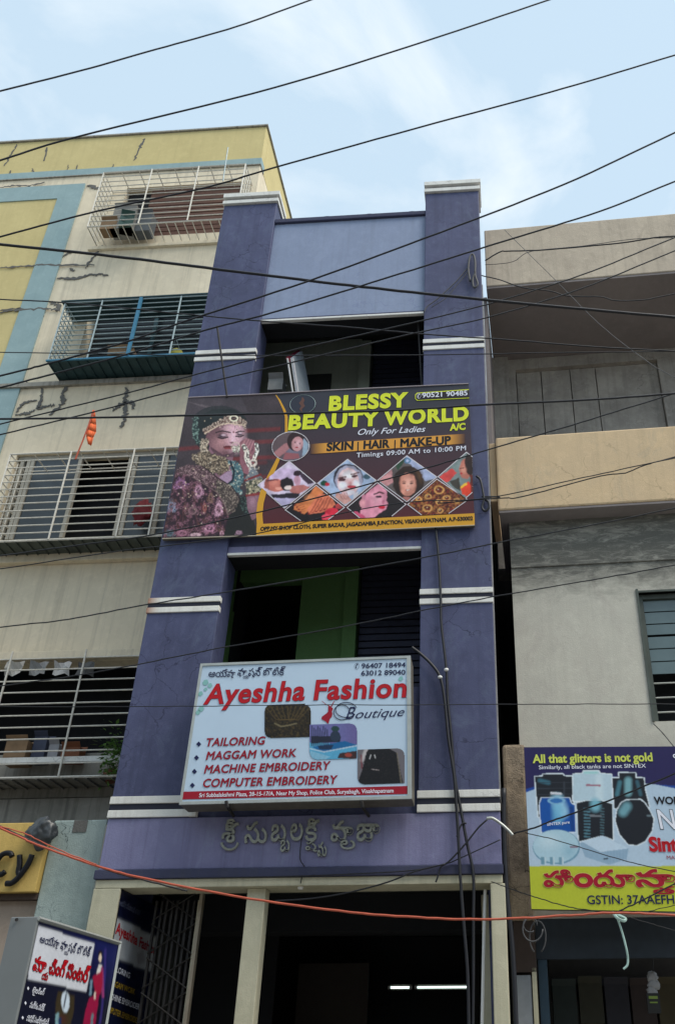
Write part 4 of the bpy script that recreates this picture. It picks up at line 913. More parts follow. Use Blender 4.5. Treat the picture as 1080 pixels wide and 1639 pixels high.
def paint_bar(PX, PY):
    p = Paint(PX, PY, (214, 150, 62)); t = np.clip(np.minimum((PX - 497) / 24, (744 - PX) / 26), 0, 1); p._mix(1 - t, (66, 44, 46)); return p.C
picture('orange_bar', [(497, 711), (744, 694.6), (744, 710.2), (497, 727)], BY, 60, 4, paint_bar, bn, lift=.0035)
for t_, a, b, c_, d in (('SKIN', 523, 722, 564.5, 719.6), ('HAIR', 582, 718.8, 623, 716.4), ('MAKE-UP', 641, 715.6, 720.6, 710.9)): ink_line(t_, a, b, c_, d, 12.6, INK, bn, BY, lift=.004, weight=.042)
for x in (573, 632): ribbon([(x, 707 - (x - 573) * .05, .9), (x - .4, 722 - (x - 573) * .05, .9)], INK, bn, BY, .006, 'divider')
ink_line('Timings 09:00 AM to 10:00 PM', 570.4, 732.6, 745.2, 721, 7.4, M['ink_white'], bn, BY, lift=.005, weight=.012, spacing=1.1)
pill = [(664, 632), (667, 628.6), (750, 622.9), (750.3, 637.4), (667, 641.4), (664, 638)]
part('phone_box', MB().prism([tuple(at(x, y, Y=BY - .004)) for x, y in pill][::-1], (0, -.001, 0)), M['lime'], bn)
part('phone_box', MB().prism([tuple(at(x, y, Y=BY - .0055)) for x, y in [(665.2, 632.3), (668, 629.8), (750, 624.2), (750.3, 636.2), (668, 640.2), (665.2, 637.6)]][::-1], (0, -.001, 0)), M['shade'], bn)
ink_line('90521 90485', 675.5, 637.2, 747.6, 633.3, 7.6, M['ink_white'], bn, BY, lift=.0085, weight=.018); ink_line('✆', 666.5, 638, 673.5, 637.8, 7, M['ink_white'], bn, BY, lift=.0085)
# logo
ep = [at(484.3 + 20.3 * math.cos(a), 647 + 15 * math.sin(a) - 0.05 * 20 * math.cos(a), Y=BY - .005) for a in np.linspace(0, 6.283, 40)]
part('logo_disc', MB().prism([tuple(p) for p in ep[:-1]][::-1], (0, -.0005, 0)), ink('dark logo ground', (46, 50, 62)), bn)
part('logo_ring', MB().tube(ep, .0035, 4), ink('pale ring', (130, 150, 150)), bn)
ribbon([(484, 636, 1), (485, 640, 2.4), (482, 645, 3.6), (485, 650, 3), (481, 655, 2), (483, 659, .6)], ink('bronze figure print', (96, 66, 58)), bn, BY, .007, 'logo_figure')
# portraits in the disc and the diamonds
def face_paint(skin, skin2, hair, bgc, fn):
    def f(PX, PY):
        p = Paint(PX, PY, bgc); fn(p, PX, PY); return p.C * (0.9 + 0.2 * vnoise(PX, PY, 1.5, 5)[..., None])
    return f
def simple_face(p, x, y, rx, ry, skin, hi, smile=False, tilt=0.0, lips=(160, 40, 50)):
    ca, sa = math.cos(tilt), math.sin(tilt)
    T = lambda a, b: (x + (a * ca - b * sa) * rx, y + (a * sa + b * ca) * ry)
    p.ell(x, y, rx, ry, skin, ang=tilt); e = T(.15, -.05); p.ell(e[0], e[1], rx * .75, ry * .8, hi, .85, soft=1, ang=tilt)
    for s_ in (-.42, .42):
        e = T(s_, -.10); p.ell(e[0], e[1], rx * .26, ry * .13, tuple(int(v * .6) for v in skin), .7, soft=.9, ang=tilt); p.ell(e[0], e[1], rx * .17, ry * .055, (36, 24, 28), ang=tilt); e = T(s_, -.27); p.ell(e[0], e[1], rx * .25, ry * .035, (62, 40, 36), .85, ang=tilt - .1 * s_)
    for s_ in (-1, 1):
        e = T(.86 * s_, .25); p.ell(e[0], e[1], rx * .3, ry * .7, tuple(int(v * .55) for v in skin), .5, soft=1)
    e = T(0.03, .16); p.ell(e[0], e[1], rx * .13, ry * .12, tuple(int(v * .82) for v in skin), .7, soft=.8)
    e = T(0, .48)
    if smile: p.ell(e[0], e[1], rx * .30, ry * .085, (150, 66, 66)); p.ell(e[0], e[1] - ry * .01, rx * .22, ry * .04, (236, 228, 226))
    else: p.ell(e[0], e[1], rx * .28, ry * .10, lips)
def dia(name, corners, fn, base, nu=64, clip=None, lab=None):
    def f(PX, PY):
        wx = (vnoise(PX, PY, 4.5, 91) - .5) * 1.6; wy = (vnoise(PX, PY, 4.5, 92) - .5) * 1.6
        p = Paint(PX, PY, base); fn(p, PX + wx, PY + wy); p.C = p.C * (0.76 + 0.56 * vnoise(PX, PY, 7, 93))[..., None] * np.array([1.12, 1.0, 0.9]); return p.C * (0.9 + 0.2 * vnoise(PX, PY, 1.5, 5)[..., None])
    # white edge
    P4 = [at(*c, Y=BY) for c in corners]; cen = sum(P4) / 4
    picture('picture_edge', None, BY, 40, 40, lambda X, Y_: np.ones(X.shape + (3,)) * lin((205, 200, 205)), bn, lift=.0035, pts3=[cen + (q - cen) * 1.05 for q in P4], clip=clip)
    picture(name, None, BY, nu, nu, f, bn, blur=1, lift=.0048, pts3=P4, clip=clip, label=lab)
footer = lambda X, Y_: (Y_ < 838.5 - (X - 411) * 0.0502) & (X < 757.5)
def d1(p, X, Y_):
    p.frame(X, Y_, (400, 720), 5.4); p.poly([(0, 390), (600, 390), (600, 600), (0, 600)], (176, 176, 222)); p.poly([(180, 390), (430, 370), (420, 420), (200, 420)], (40, 34, 46))
    p.ell(300, 215, 140, 55, (190, 176, 220)); p.ell(230, 310, 90, 55, (178, 108, 100)); p.ell(215, 290, 50, 40, (206, 140, 130), .7, soft=1); p.poly([(130, 250), (170, 235), (165, 350), (120, 330)], (150, 90, 84))
    p.ell(320, 300, 60, 60, (36, 28, 34)); p.ell(410, 270, 30, 40, (190, 150, 180)); p.poly([(340, 320), (470, 300), (520, 330), (430, 380), (350, 370)], (170, 110, 110)); p.ell(410, 205, 35, 25, (48, 30, 44)); p.ell(245, 335, 28, 14, (210, 150, 140)); p.ell(330, 330, 30, 16, (220, 210, 215)); p.poly([(430, 180), (560, 290), (500, 300), (440, 240)], (60, 48, 66)); p.line([(150, 268), (240, 262)], 6, (90, 50, 60))
dia('picture_print', [(463, 739.4), (504, 773.7), (455.5, 812.6), (413.9, 776.5)], d1, (196, 192, 226), lab='printed picture of a woman lying for a facial')
def d2(p, X, Y_):
    p.frame(X, Y_, (400, 720), 5.4); p.ell(850, 250, 128, 125, (44, 44, 60)); p.ell(855, 262, 118, 122, (150, 156, 186)); p.ell(850, 280, 95, 120, (206, 178, 190)); p.ell(850, 215, 80, 50, (216, 222, 240), .95, soft=.6)
    p.ell(800, 310, 46, 46, (206, 218, 240), .95, soft=.5); p.ell(920, 300, 40, 50, (206, 218, 240), .95, soft=.5); p.ell(870, 370, 50, 26, (206, 214, 236), .95, soft=.5)
    p.ell(795, 258, 32, 13, (70, 40, 50)); p.ell(905, 228, 30, 12, (70, 40, 50)); p.line([(765, 245), (830, 235)], 5, (90, 60, 60)); p.line([(870, 212), (940, 200)], 5, (90, 60, 60)); p.ell(868, 290, 16, 14, (196, 150, 160)); p.ell(880, 322, 38, 13, (176, 60, 74)); p.poly([(740, 370), (850, 400), (880, 440), (800, 480), (740, 420)], (190, 150, 150))
    for k in range(4): p.line([(770 + 22 * k, 375), (800 + 18 * k, 430)], 3, (140, 96, 100))
    p.ell(640, 290, 30, 22, (20, 70, 50)); p.ell(670, 300, 18, 14, (170, 30, 50)); p.ell(1010, 235, 30, 20, (60, 90, 110)); p.poly([(900, 380), (940, 360), (930, 420), (890, 430)], (200, 205, 225))
dia('picture_print', [(556.1, 736.3), (600.5, 769.2), (552.8, 808.9), (509.3, 773.7)], d2, (150, 176, 216), lab='printed picture of a woman with a white face mask')
def d3(p, X, Y_):
    p.frame(X, Y_, (400, 720), 5.4); p.poly([(570, 310), (640, 360), (560, 480), (470, 560), (380, 520), (390, 470), (480, 430)], (200, 122, 76)); p.ell(520, 420, 60, 40, (226, 156, 110), .8, soft=1)
    p.poly([(600, 380), (700, 400), (740, 480), (640, 540), (520, 560), (490, 520)], (208, 120, 92))
    for k in range(5): p.line([(520 + 34 * k, 548 - 8 * k), (590 + 28 * k, 430 - 4 * k)], 7, (150, 74, 58), .8); p.ell(508 + 34 * k, 552 - 8 * k, 8, 7, (120, 20, 34)); 
    for k in range(4): p.ell(395 + 14 * k, 480 + 20 * k, 8, 7, (110, 22, 30)); p.line([(400 + 14 * k, 470 + 18 * k), (450 + 12 * k, 460 + 16 * k)], 3, (140, 74, 50), .7)
    p.ell(710, 550, 60, 50, (196, 40, 66)); p.ell(660, 585, 40, 28, (226, 70, 96)); p.ell(770, 490, 30, 24, (160, 60, 66)); p.poly([(330, 560), (500, 570), (560, 640), (380, 660)], (24, 16, 22))
dia('picture_print', [(505.9, 777.8), (550, 812.6), (503, 848), (457.8, 816.3)], d3, (30, 22, 26), clip=footer, lab='printed picture of pedicured feet')
def d4(p, X, Y_):
    p.frame(X, Y_, (580, 720), 4.909); p.poly([(-60, 330), (60, 260), (150, 280), (195, 330), (190, 400), (200, 430), (185, 470), (130, 500), (90, 540), (-20, 560), (-130, 480)], (206, 140, 170)); p.ell(110, 390, 60, 70, (232, 176, 204), .8, soft=1)
    p.poly([(-140, 420), (-60, 340), (-10, 330), (0, 420), (-20, 520), (-100, 540)], (36, 28, 34)); p.poly([(0, 330), (80, 255), (130, 265), (60, 320), (20, 360)], (58, 40, 46)); p.ell(0, 420, 22, 36, (210, 150, 170))
    p.line([(95, 352), (130, 335), (165, 345)], 6, (60, 34, 40)); p.ell(125, 372, 26, 10, (50, 30, 44)); p.ell(152, 452, 28, 14, (190, 30, 60)); p.ell(165, 410, 12, 18, (180, 110, 140)); p.poly([(-60, 480), (20, 520), (30, 560), (-90, 560)], (190, 80, 120))
dia('picture_print', [(603.4, 773.4), (648.2, 807.6), (600, 848), (556.5, 812.6)], d4, (34, 28, 32), clip=footer, lab='printed picture of a made-up woman turned right')
def d5(p, X, Y_):
    p.frame(X, Y_, (580, 720), 4.909); p.poly([(348, 40), (600, 215), (500, 250), (380, 120), (330, 100)], (158, 176, 220)); p.ell(360, 260, 120, 130, (46, 34, 30)); p.ell(430, 220, 60, 90, (88, 66, 44), .8, soft=.6); p.poly([(130, 240), (230, 150), (240, 260), (180, 290)], (190, 140, 150))
    simple_face(p, 355, 272, 70, 92, (196, 138, 126), (240, 190, 180), smile=True); p.line([(300, 190), (350, 168), (420, 200), (436, 280), (424, 340)], 13, (40, 28, 26), .8, soft=True); p.line([(300, 190), (280, 260), (286, 330)], 12, (40, 28, 26), .8, soft=True); p.ring(352, 88, 20, 18, 6, (80, 120, 160)); p.poly([(250, 120), (330, 70), (320, 110), (280, 160)], (40, 66, 52))
    p.poly([(310, 372), (350, 402), (395, 372)], (150, 100, 98))
dia('picture_print', [(650.9, 730.6), (697.7, 763.8), (650.9, 802.5), (605.5, 768.9)], d5, (90, 86, 90), lab='printed picture of a smiling dark haired woman')
def d6(p, X, Y_):
    p.frame(X, Y_, (580, 720), 4.909); p.dots(None, (160, 110, 60), (70, 34, 24), 14, .45, 41, c3=(130, 40, 40))
    for x, y, r_ in ((600, 318, 40), (515, 370, 26), (660, 380, 26), (440, 390, 24), (510, 460, 36), (600, 410, 24), (740, 400, 24), (610, 480, 22)): p.ring(x, y, r_ * .9, r_ * .7, 5, (196, 150, 90)); p.ell(x, y, r_ * .5, r_ * .35, (90, 30, 28)); p.ell(x - 4, y - 5, 4, 4, (240, 226, 180))
dia('picture_print', [(698.8, 767.9), (747, 800.5), (694, 838), (653.3, 807.6)], d6, (120, 80, 40), clip=footer, lab='printed picture of gold bridal jewellery')
def d7(p, X, Y_):
    p.frame(X, Y_, (580, 720), 4.909); p.poly([(600, 212), (700, 150), (740, 180), (680, 250), (640, 260)], (196, 70, 70)); p.ell(810, 150, 50, 80, (170, 110, 100)); p.ell(845, 110, 44, 90, (46, 34, 32)); p.ell(795, 160, 26, 40, (206, 150, 136), .8, soft=.8); p.line([(770, 150), (790, 146)], 4, (60, 30, 30)); p.ell(776, 184, 12, 8, (170, 40, 50))
    p.poly([(765, 290), (830, 250), (880, 300), (880, 400), (780, 350)], (206, 66, 44)); p.line([(770, 300), (810, 270)], 8, (230, 180, 60)); p.poly([(680, 250), (760, 220), (770, 330), (720, 300)], (60, 60, 56)); p.poly([(840, 200), (880, 200), (880, 380), (850, 330)], (96, 44, 40))
dia('picture_print', [(746, 725), (789, 758), (744, 797.4), (701.8, 763.2)], d7, (110, 130, 136), clip=lambda X, Y_: X < 756.5, lab='printed picture of a woman in orange sari, cut by the edge')
def disc_paint(PX, PY):
    p = Paint(PX, PY, (70, 60, 70)); p.frame(PX, PY, (410, 610), 5.143); p.ell(300, 560, 170, 150, (150, 146, 168), .6, soft=1); p.poly([(130, 430), (300, 430), (220, 640), (100, 640)], (96, 80, 84)); p.poly([(135, 600), (230, 520), (290, 500), (300, 530), (240, 590), (160, 650)], (170, 116, 120))
    p.ell(330, 500, 75, 80, (52, 34, 36)); p.poly([(390, 470), (430, 520), (420, 600), (380, 620)], (150, 170, 190)); simple_face(p, 340, 520, 48, 60, (200, 146, 150), (232, 186, 196), tilt=.2); p.poly([(240, 590), (350, 600), (360, 640), (220, 650)], (150, 90, 96)); return p.C * (0.9 + 0.2 * vnoise(PX, PY, 1.5, 5)[..., None])
inell = lambda X, Y_: ((X - 465.3) / 29.5) ** 2 + ((Y_ - 715 + (X - 465) * .04) / 23.0) ** 2 < 1
inell2 = lambda X, Y_: ((X - 465.3) / 30.6) ** 2 + ((Y_ - 715 + (X - 465) * .04) / 24.2) ** 2 < 1
dq = [(434, 690), (497, 687), (497, 740), (434, 743)]
picture('picture_edge', dq, BY, 90, 80, lambda X, Y_: np.ones(X.shape + (3,)) * lin((205, 200, 205)), bn, lift=.005, clip=inell2)
picture('picture_print', dq, BY, 90, 80, disc_paint, bn, lift=.0062, clip=inell, label='round printed picture of a woman having her brows done')
part('top_hem', MB().tube(smoothpath([at(301, 636.2, Y=BY - .004), at(420, 630.5, Y=BY - .012), at(520, 625, Y=BY - .002), at(600, 621, Y=BY - .01), at(749.6, 614, Y=BY - .004)], 5), .006, 6), ink('pale banner hem', (170, 160, 165)), bn)
part('bottom_hem', MB().tube([at(260, 862.3, Y=BY - .002), at(410, 857.6, Y=BY - .006), at(600, 848.5, Y=BY - .002), at(759.4, 840.8, Y=BY - .004)], .006, 6), ink('pale banner hem lower', (176, 168, 150)), bn)

# ================================================================== BOUTIQUE LIGHT BOX
SY = MY - 0.30
sg = thing('boutique_sign', 'white box sign with big red boutique lettering and three pictures', 'sign', tuple(at(470, 1290, Y=SY)))
q = [at(321.7, 1063, Y=SY), at(657, 1050.2, Y=SY), at(659, 1279, Y=SY), at(287.5, 1288.6, Y=SY)]
part('casing', slab(MB(), q, 0.004, 0.23), M['alu_dark'], sg, bevel=0.004)
cen = sum(q) / 4
def inset(q, l, t, r, b):
    TL, TR, BR, BL = q
    h = lambda a, c, f: a + (c - a) * f
    A, Bq, Cq, D = h(h(TL, TR, l), h(BL, BR, l), t), h(h(TL, TR, 1 - r), h(BL, BR, 1 - r), t), h(h(TL, TR, 1 - r), h(BL, BR, 1 - r), 1 - b), h(h(TL, TR, l), h(BL, BR, l), 1 - b)
    return [A, Bq, Cq, D]
qi = inset(q, .011, .018, .018, .02)
part('face', slab(MB(), qi, -0.004, 0.003), M['sign_face'], sg)
fb = MB()
for a, b, c_, d in ((q[0], q[1], qi[1], qi[0]), (q[1], q[2], qi[2], qi[1]), (q[2], q[3], qi[3], qi[2]), (q[3], q[0], qi[0], qi[3])): slab(fb, [a, b, c_, d], -0.014, 0.0035)
part('edging', fb, M['alu'], sg)
for px in (362, 578):
    part('bracket', MB().tube([at(px, 1282, Y=SY - .016), at(px + 2, 1291, Y=SY - .012), at(px + 5, 1296, Y=SY + .05), at(px + 12, 1306, Y=MY)], .014, 6), M['steel_dark'], sg)
SF = SY - .006
M['ink_navy'] = ink('navy print', (28, 34, 74)); M['ink_maroon'] = ink('maroon print', (150, 24, 44)); M['pink_edge'] = ink('pink print halo', (196, 170, 190))
ink_box('ఆయేషా', 333.5, 1071, 376.5, 1085.5, M['ink_navy'], sg, SF, lift=.002, weight=.012); ink_box('ఫా', 380, 1070, 395, 1083, M['ink_navy'], sg, SF, lift=.002, weight=.012); ink_box('య', 389, 1080.5, 398, 1086, M['ink_navy'], sg, SF, lift=.002, weight=.02); ink_box('షన్', 397, 1068, 418.5, 1084, M['ink_navy'], sg, SF, lift=.002, weight=.012); ink_box('బొటిక్', 421, 1067, 456, 1081, M['ink_navy'], sg, SF, lift=.002, weight=.012)
ink_line('Ayeshha', 326.5, 1126.8, 486, 1120.2, 31, M['ink_red'], sg, SF, lift=.003, weight=.026, shear=.1, spacing=1.07, outline=(.007, M['ink_navy']))
ink_line('Fashion', 503, 1119.8, 648.9, 1115.2, 31, M['ink_red'], sg, SF, lift=.003, weight=.026, shear=.06, spacing=1.07, outline=(.007, M['ink_navy']))
ink_line('96407 18494', 578.5, 1069.9, 648.4, 1067.9, 7.8, M['ink_navy'], sg, SF, lift=.002, weight=.02); ink_line('63012 89040', 578, 1081.4, 648, 1079.8, 7.8, M['ink_navy'], sg, SF, lift=.002, weight=.02); ink_line('✆', 567, 1070.6, 574.5, 1070.2, 8, M['ink_navy'], sg, SF, lift=.002)
ink_line('B', 553, 1151.5, 568, 1150.8, 20, M['ink_navy'], sg, SF, lift=.002, shear=.35); ink_line('outique', 568.5, 1150.2, 647, 1146, 14.5, M['ink_navy'], sg, SF, lift=.002, shear=.4)
for (xc, yc, rx, ry) in ((547, 1140, 13, 12), (554, 1136, 17, 12)):
    part('flourish', MB().tube([at(xc + rx * math.cos(a), yc + ry * math.sin(a), Y=SF - .002) for a in np.linspace(.6, 6.0, 24)], .0028, 4), M['ink_navy'], sg)
for t_, a, b, c_, d, cp2 in (('TAILORING', 330, 1194.4, 423.5, 1191.4, 12.6), ('MAGGAM WORK', 330, 1216, 473.5, 1211.2, 12.8), ('MACHINE EMBROIDERY', 327, 1237.8, 528.3, 1231.6, 13), ('COMPUTER EMBROIDERY', 325, 1260, 539.6, 1254.2, 13.2)):
    ink_line(t_, a, b, c_, d, cp2, M['ink_maroon'], sg, SF, lift=.003, weight=.02, shear=.12, spacing=1.05, outline=(.006, M['ink_navy']))
for x, y in ((318.2, 1191), (314.7, 1212.8), (311.4, 1234.8), (308.1, 1257)):
    part('bullet', MB().prism([tuple(at(x + dx, y + dy, Y=SF - .001)) for dx, dy in ((0, -4.3), (4, 0), (0, 4.3), (-4, 0))][::-1], (0, -.001, 0)), M['ink_navy'], sg)
part('footer_strip', MB().prism([tuple(at(x, y, Y=SF - .0006)) for x, y in ((293.5, 1267.2), (652.8, 1258), (653, 1270.8), (291.5, 1279.6))][::-1], (0, -.001, 0)), M['ink_maroon'], sg)
ink_line('Sri Subbalakshmi Plaza, 28-15-17/A, Near My Shop, Police Club, Suryabagh, Visakhapatnam', 319, 1276.2, 629.4, 1268.6, 6.4, M['ink_white'], sg, SF, lift=.004, weight=.018)
rr = lambda x0, y0, x1, y1, r_, cs: (lambda X, Y_: ~(((X < x0 + r_) & (Y_ < y0 + r_) & (np.hypot(X - x0 - r_, Y_ - y0 - r_) > r_) & ('a' in cs)) | ((X > x1 - r_) & (Y_ < y0 + r_) & (np.hypot(X - x1 + r_, Y_ - y0 - r_) > r_) & ('b' in cs)) | ((X > x1 - r_) & (Y_ > y1 - r_) & (np.hypot(X - x1 + r_, Y_ - y1 + r_) > r_) & ('c' in cs)) | ((X < x0 + r_) & (Y_ > y1 - r_) & (np.hypot(X - x0 - r_, Y_ - y1 + r_) > r_) & ('d' in cs))))
def s1(PX, PY):
    p = Paint(PX, PY, (34, 32, 26)); p.dots(None, (78, 66, 40), (34, 31, 26), 2.6, .38, 51, c3=(54, 44, 34))
    for k in range(5): p.line([(424 + 9 * k, 1130), (442 + 5 * k, 1152), (478 - 4 * k, 1152), (498 - 8 * k, 1130)], .8, (92, 76, 46), .6)
    p.line([(440, 1158), (450, 1163), (462, 1161), (474, 1158)], 1.2, (120, 110, 84), .8); return p.C
picture('picture_print', [(423.6, 1128.5), (497.5, 1126), (497.5, 1179.5), (423.6, 1181.5)], SF, 90, 66, s1, sg, lift=.0015, clip=rr(423.6, 1128, 497.5, 1181, 9, 'abd'), label='printed picture of dark embroidered cloth')
def s2(PX, PY):
    p = Paint(PX, PY, (104, 104, 158)); p.frame(PX, PY, (470, 1120), 5.143); p.grad(380, 300, 540, 300, (96, 74, 124), 0, .5); p.poly([(100, 350), (560, 370), (560, 520), (100, 520)], (84, 158, 196)); p.poly([(150, 390), (420, 340), (540, 380), (240, 435)], (30, 96, 150)); p.line([(120, 400), (250, 430), (540, 375)], 5, (186, 206, 220), .8)
    for k in range(9): p.line([(150 + 16 * k, 220 + (k % 3) * 14), (152 + 16 * k, 380)], 4, (44, 52, 78)); 
    p.poly([(140, 300), (390, 300), (380, 350), (140, 360)], (38, 42, 58)); p.ell(342, 240, 34, 24, (40, 66, 66)); p.ell(342, 300, 42, 44, (44, 56, 74)); p.poly([(200, 380), (330, 370), (310, 410), (210, 410)], (32, 52, 80)); p.poly([(380, 440), (520, 420), (520, 490), (360, 480)], (62, 44, 44)); p.ell(450, 455, 30, 16, (150, 66, 56)); p.poly([(140, 420), (300, 470), (250, 500), (120, 480)], (124, 176, 204))
    return p.C * (0.9 + 0.2 * vnoise(PX, PY, 1.5, 5)[..., None])
picture('picture_print', [(495.6, 1160), (571.6, 1157.5), (571.2, 1214), (495.6, 1216.5)], SF, 96, 72, s2, sg, lift=.0022, clip=rr(495.6, 1158, 571.5, 1216, 11, 'bd'), label='printed picture of a blue embroidery machine')
def s3(PX, PY):
    p = Paint(PX, PY, (104, 100, 106)); p.frame(PX, PY, (470, 1120), 5.143); p.line([(600, 400), (560, 500)], 14, (190, 184, 186), .8, soft=True); p.line([(555, 460), (560, 560)], 8, (110, 40, 50), .7); p.poly([(620, 395), (780, 400), (850, 440), (880, 600), (900, 700), (520, 700), (570, 560), (600, 440)], (30, 30, 34)); p.dots([(620, 395), (780, 400), (850, 440), (880, 600), (900, 700), (520, 700), (570, 560), (600, 440)], (46, 44, 44), (27, 27, 31), 8, .3, 61)
    p.line([(635, 455), (625, 485)], 4, (180, 180, 184)); p.line([(665, 455), (672, 480)], 4, (180, 180, 184)); p.line([(640, 572), (700, 580)], 3, (150, 140, 140)); p.line([(850, 440), (885, 690)], 5, (120, 112, 100), .7); return p.C
picture('picture_print', [(572.2, 1200), (647.3, 1197.5), (647.3, 1253.5), (572.2, 1256)], SF, 96, 72, s3, sg, lift=.0015, clip=rr(572, 1198, 647.3, 1255.5, 10, 'bd'), label='printed picture of a black sari blouse')
ribbon([(515, 1122, .6), (521, 1127, .7), (527, 1130, 1.5), (529, 1134, 4), (528, 1139, 3), (527, 1142, 5), (523, 1147, 8), (521, 1151, 6.5), (524, 1155, 2.5), (525, 1158, .8)], M['ink_maroon'], sg, SF, .002, 'dancer_emblem')
ribbon([(535, 1122, .6), (532, 1127, .8), (530, 1131, 1)], M['ink_maroon'], sg, SF, .002, 'dancer_emblem')
fol = ink('pale green leaf print', (128, 178, 176))
for x, y, s_ in ((329, 1092, 5), (336, 1097, 4), (321, 1110, 4), (322, 1134, 5), (317, 1140, 4), (641, 1086, 4), (329, 1103, 3)):
    part('leaf_print', MB().prism([tuple(at(x + s_ * dx, y + s_ * dy, Y=SF - .0006)) for dx, dy in ((-1, .2), (-.3, -.8), (.6, -.9), (1, .1), (.3, 1), (-.6, .9))][::-1], (0, -.0006, 0)), fol, sg)

# ================================================================== WATER TANK SIGN ON THE RIGHT
TY = 7.62
tk = thing('tank_sign', 'blue and yellow shop hoarding showing six water tanks', 'sign', tuple(at(960, 1455, Y=TY)))
def T(px, py, d=0.0): return at(px, py, Y=TY - d)
tq = [T(838, 1196), T(1180, 1194), T(1175, 1460.5), T(850, 1455)]
part('panel', slab(MB(), tq, .002, .06), M['alu_dark'], tk)
def tank_paint(PX, PY):
    p = Paint(PX, PY, (172, 194, 214)); p.frame(PX, PY, (780, 1180), 3.6)
    p.poly([(150, 0), (1500, 0), (1500, 330), (1100, 300), (915, 262), (700, 240), (500, 260), (270, 300), (150, 345)], (28, 70, 150)); p.poly([(150, 0), (1500, 0), (1500, 310), (1100, 282), (915, 268), (700, 220), (500, 240), (270, 285), (150, 318)], (40, 36, 82))
    p.poly([(150, 742), (1500, 742), (1500, 1100), (150, 1100)], (176, 184, 54))
    wh = (214, 226, 236); dk = (30, 34, 42)
    def tank(out_, col, hi=None):
        p.line(out_ + out_[:1], 5.5, wh); p.poly(out_, col)
        if hi: 
            for x0, y0, x1, y1, w_, c, a in hi: p.line([(x0, y0), (x1, y1)], w_, c, a, soft=True)
    tank([(272, 228), (315, 226), (318, 214), (432, 212), (440, 224), (492, 226), (494, 420), (292, 460)], dk, [(300, 250, 350, 262, 12, (60, 110, 130), .8), (440, 260, 440, 330, 5, (60, 66, 76), .7)])
    for k in range(4): p.line([(285, 262 + 34 * k), (490, 260 + 34 * k)], 2, (52, 58, 68))
    tank([(492, 214), (545, 210), (552, 196), (638, 196), (646, 210), (712, 216), (718, 366), (492, 366)], (176, 200, 214), [(560, 204, 630, 204, 7, (150, 206, 206), .8), (640, 230, 644, 350, 20, (196, 216, 226), .8)])
    tank([(716, 236), (758, 234), (756, 206), (850, 206), (852, 234), (898, 236), (905, 300), (930, 400), (730, 410)], dk, [(760, 260, 745, 330, 12, (70, 120, 136), .9), (808, 250, 808, 320, 20, (120, 170, 182), .9), (860, 256, 880, 330, 10, (60, 100, 116), .8)])
    tank([(300, 380), (310, 350), (470, 350), (480, 380), (500, 392), (505, 545), (312, 550), (300, 420)], (22, 80, 158), [(400, 360, 430, 430, 34, (150, 200, 226), .9), (400, 410, 404, 470, 30, (110, 180, 214), .7), (480, 410, 490, 530, 12, (14, 56, 120), .8)]); p.ell(395, 366, 44, 16, (52, 110, 176)); p.ring(395, 366, 44, 16, 3, (120, 170, 206))
    tank([(512, 380), (560, 368), (660, 368), (716, 385), (722, 590), (660, 566), (524, 602)], dk, [(620, 380, 620, 400, 28, (120, 180, 200), .9)])
    for k in range(10): p.line([(556, 410 + 18 * k), (588, 412 + 18 * k)], 4, (80, 120, 136)); p.line([(650, 410 + 16 * k), (668, 412 + 16 * k)], 4, (70, 96, 106))
    tank([(770, 378), (800, 362), (880, 360), (905, 382), (930, 420), (955, 470), (945, 540), (905, 600), (860, 622), (810, 618), (760, 560), (735, 480), (745, 420)], dk, [(800, 400, 780, 430, 26, (110, 160, 174), .9), (920, 452, 936, 452, 5, (120, 140, 150), .7)])
    # horizontal white tank and pale tray
    p.ell(395, 632, 136, 100, (96, 140, 166)); p.ell(393, 628, 131, 95, (166, 198, 214)); p.ell(350, 600, 90, 60, (196, 218, 230), .8, soft=1); p.ell(470, 660, 60, 60, (120, 166, 190), .6, soft=1)
    for x in (322, 372, 424): p.poly([(x - 16, 690), (x + 12, 690), (x + 14, 735), (x - 14, 732)], (108, 148, 168)); p.poly([(x + 4, 690), (x + 14, 690), (x + 14, 736), (x + 6, 736)], (184, 206, 218))
    p.poly([(530, 610), (660, 566), (812, 640), (800, 700), (700, 735), (560, 690)], (140, 168, 192)); p.poly([(540, 600), (660, 568), (812, 640), (650, 662)], (190, 210, 228), .9)
    for k in range(7): p.line([(690 + 18 * k, 655), (688 + 18 * k, 716)], 3, (130, 160, 186), .8)
    p.line([(670, 702), (690, 698)], 4, (40, 50, 60))
    p.line([(366, 322), (420, 326)], 7, (200, 206, 212), .9); p.line([(570, 276), (645, 278)], 6, (150, 66, 90), .8); p.line([(592, 452), (648, 454)], 6, (120, 126, 134), .8); p.line([(478, 632), (516, 632)], 5, (120, 70, 90), .8)
    return p.C * (0.95 + 0.1 * vnoise(PX, PY, 2, 7)[..., None])
picture('print', None, TY, 340, 270, tank_paint, tk, lift=0.0, pts3=tq)
M['ink_lime2'] = ink('pale lime print', (206, 216, 96)); M['ink_black'] = ink('black print', (20, 20, 28)); M['ink_crimson'] = ink('crimson print', (160, 26, 48))
ink_line('All that glitters is not gold', 852.6, 1221.3, 1043.4, 1218.2, 13.2, M['ink_lime2'], tk, TY, lift=.005, weight=.03)
ink_line('Similarly, all black tanks are not SINTEX', 862, 1231.4, 1033, 1228.6, 6.2, M['ink_white'], tk, TY, lift=.003, weight=.008)
ink_line('c', 1076.5, 1213.5, 1083, 1213.5, 10, M['ink_white'], tk, TY, lift=.003, weight=.01)
ink_line("WORLD'S", 1046.7, 1287.3, 1118, 1287, 11.8, M['ink_black'], tk, TY, lift=.004, weight=.03)
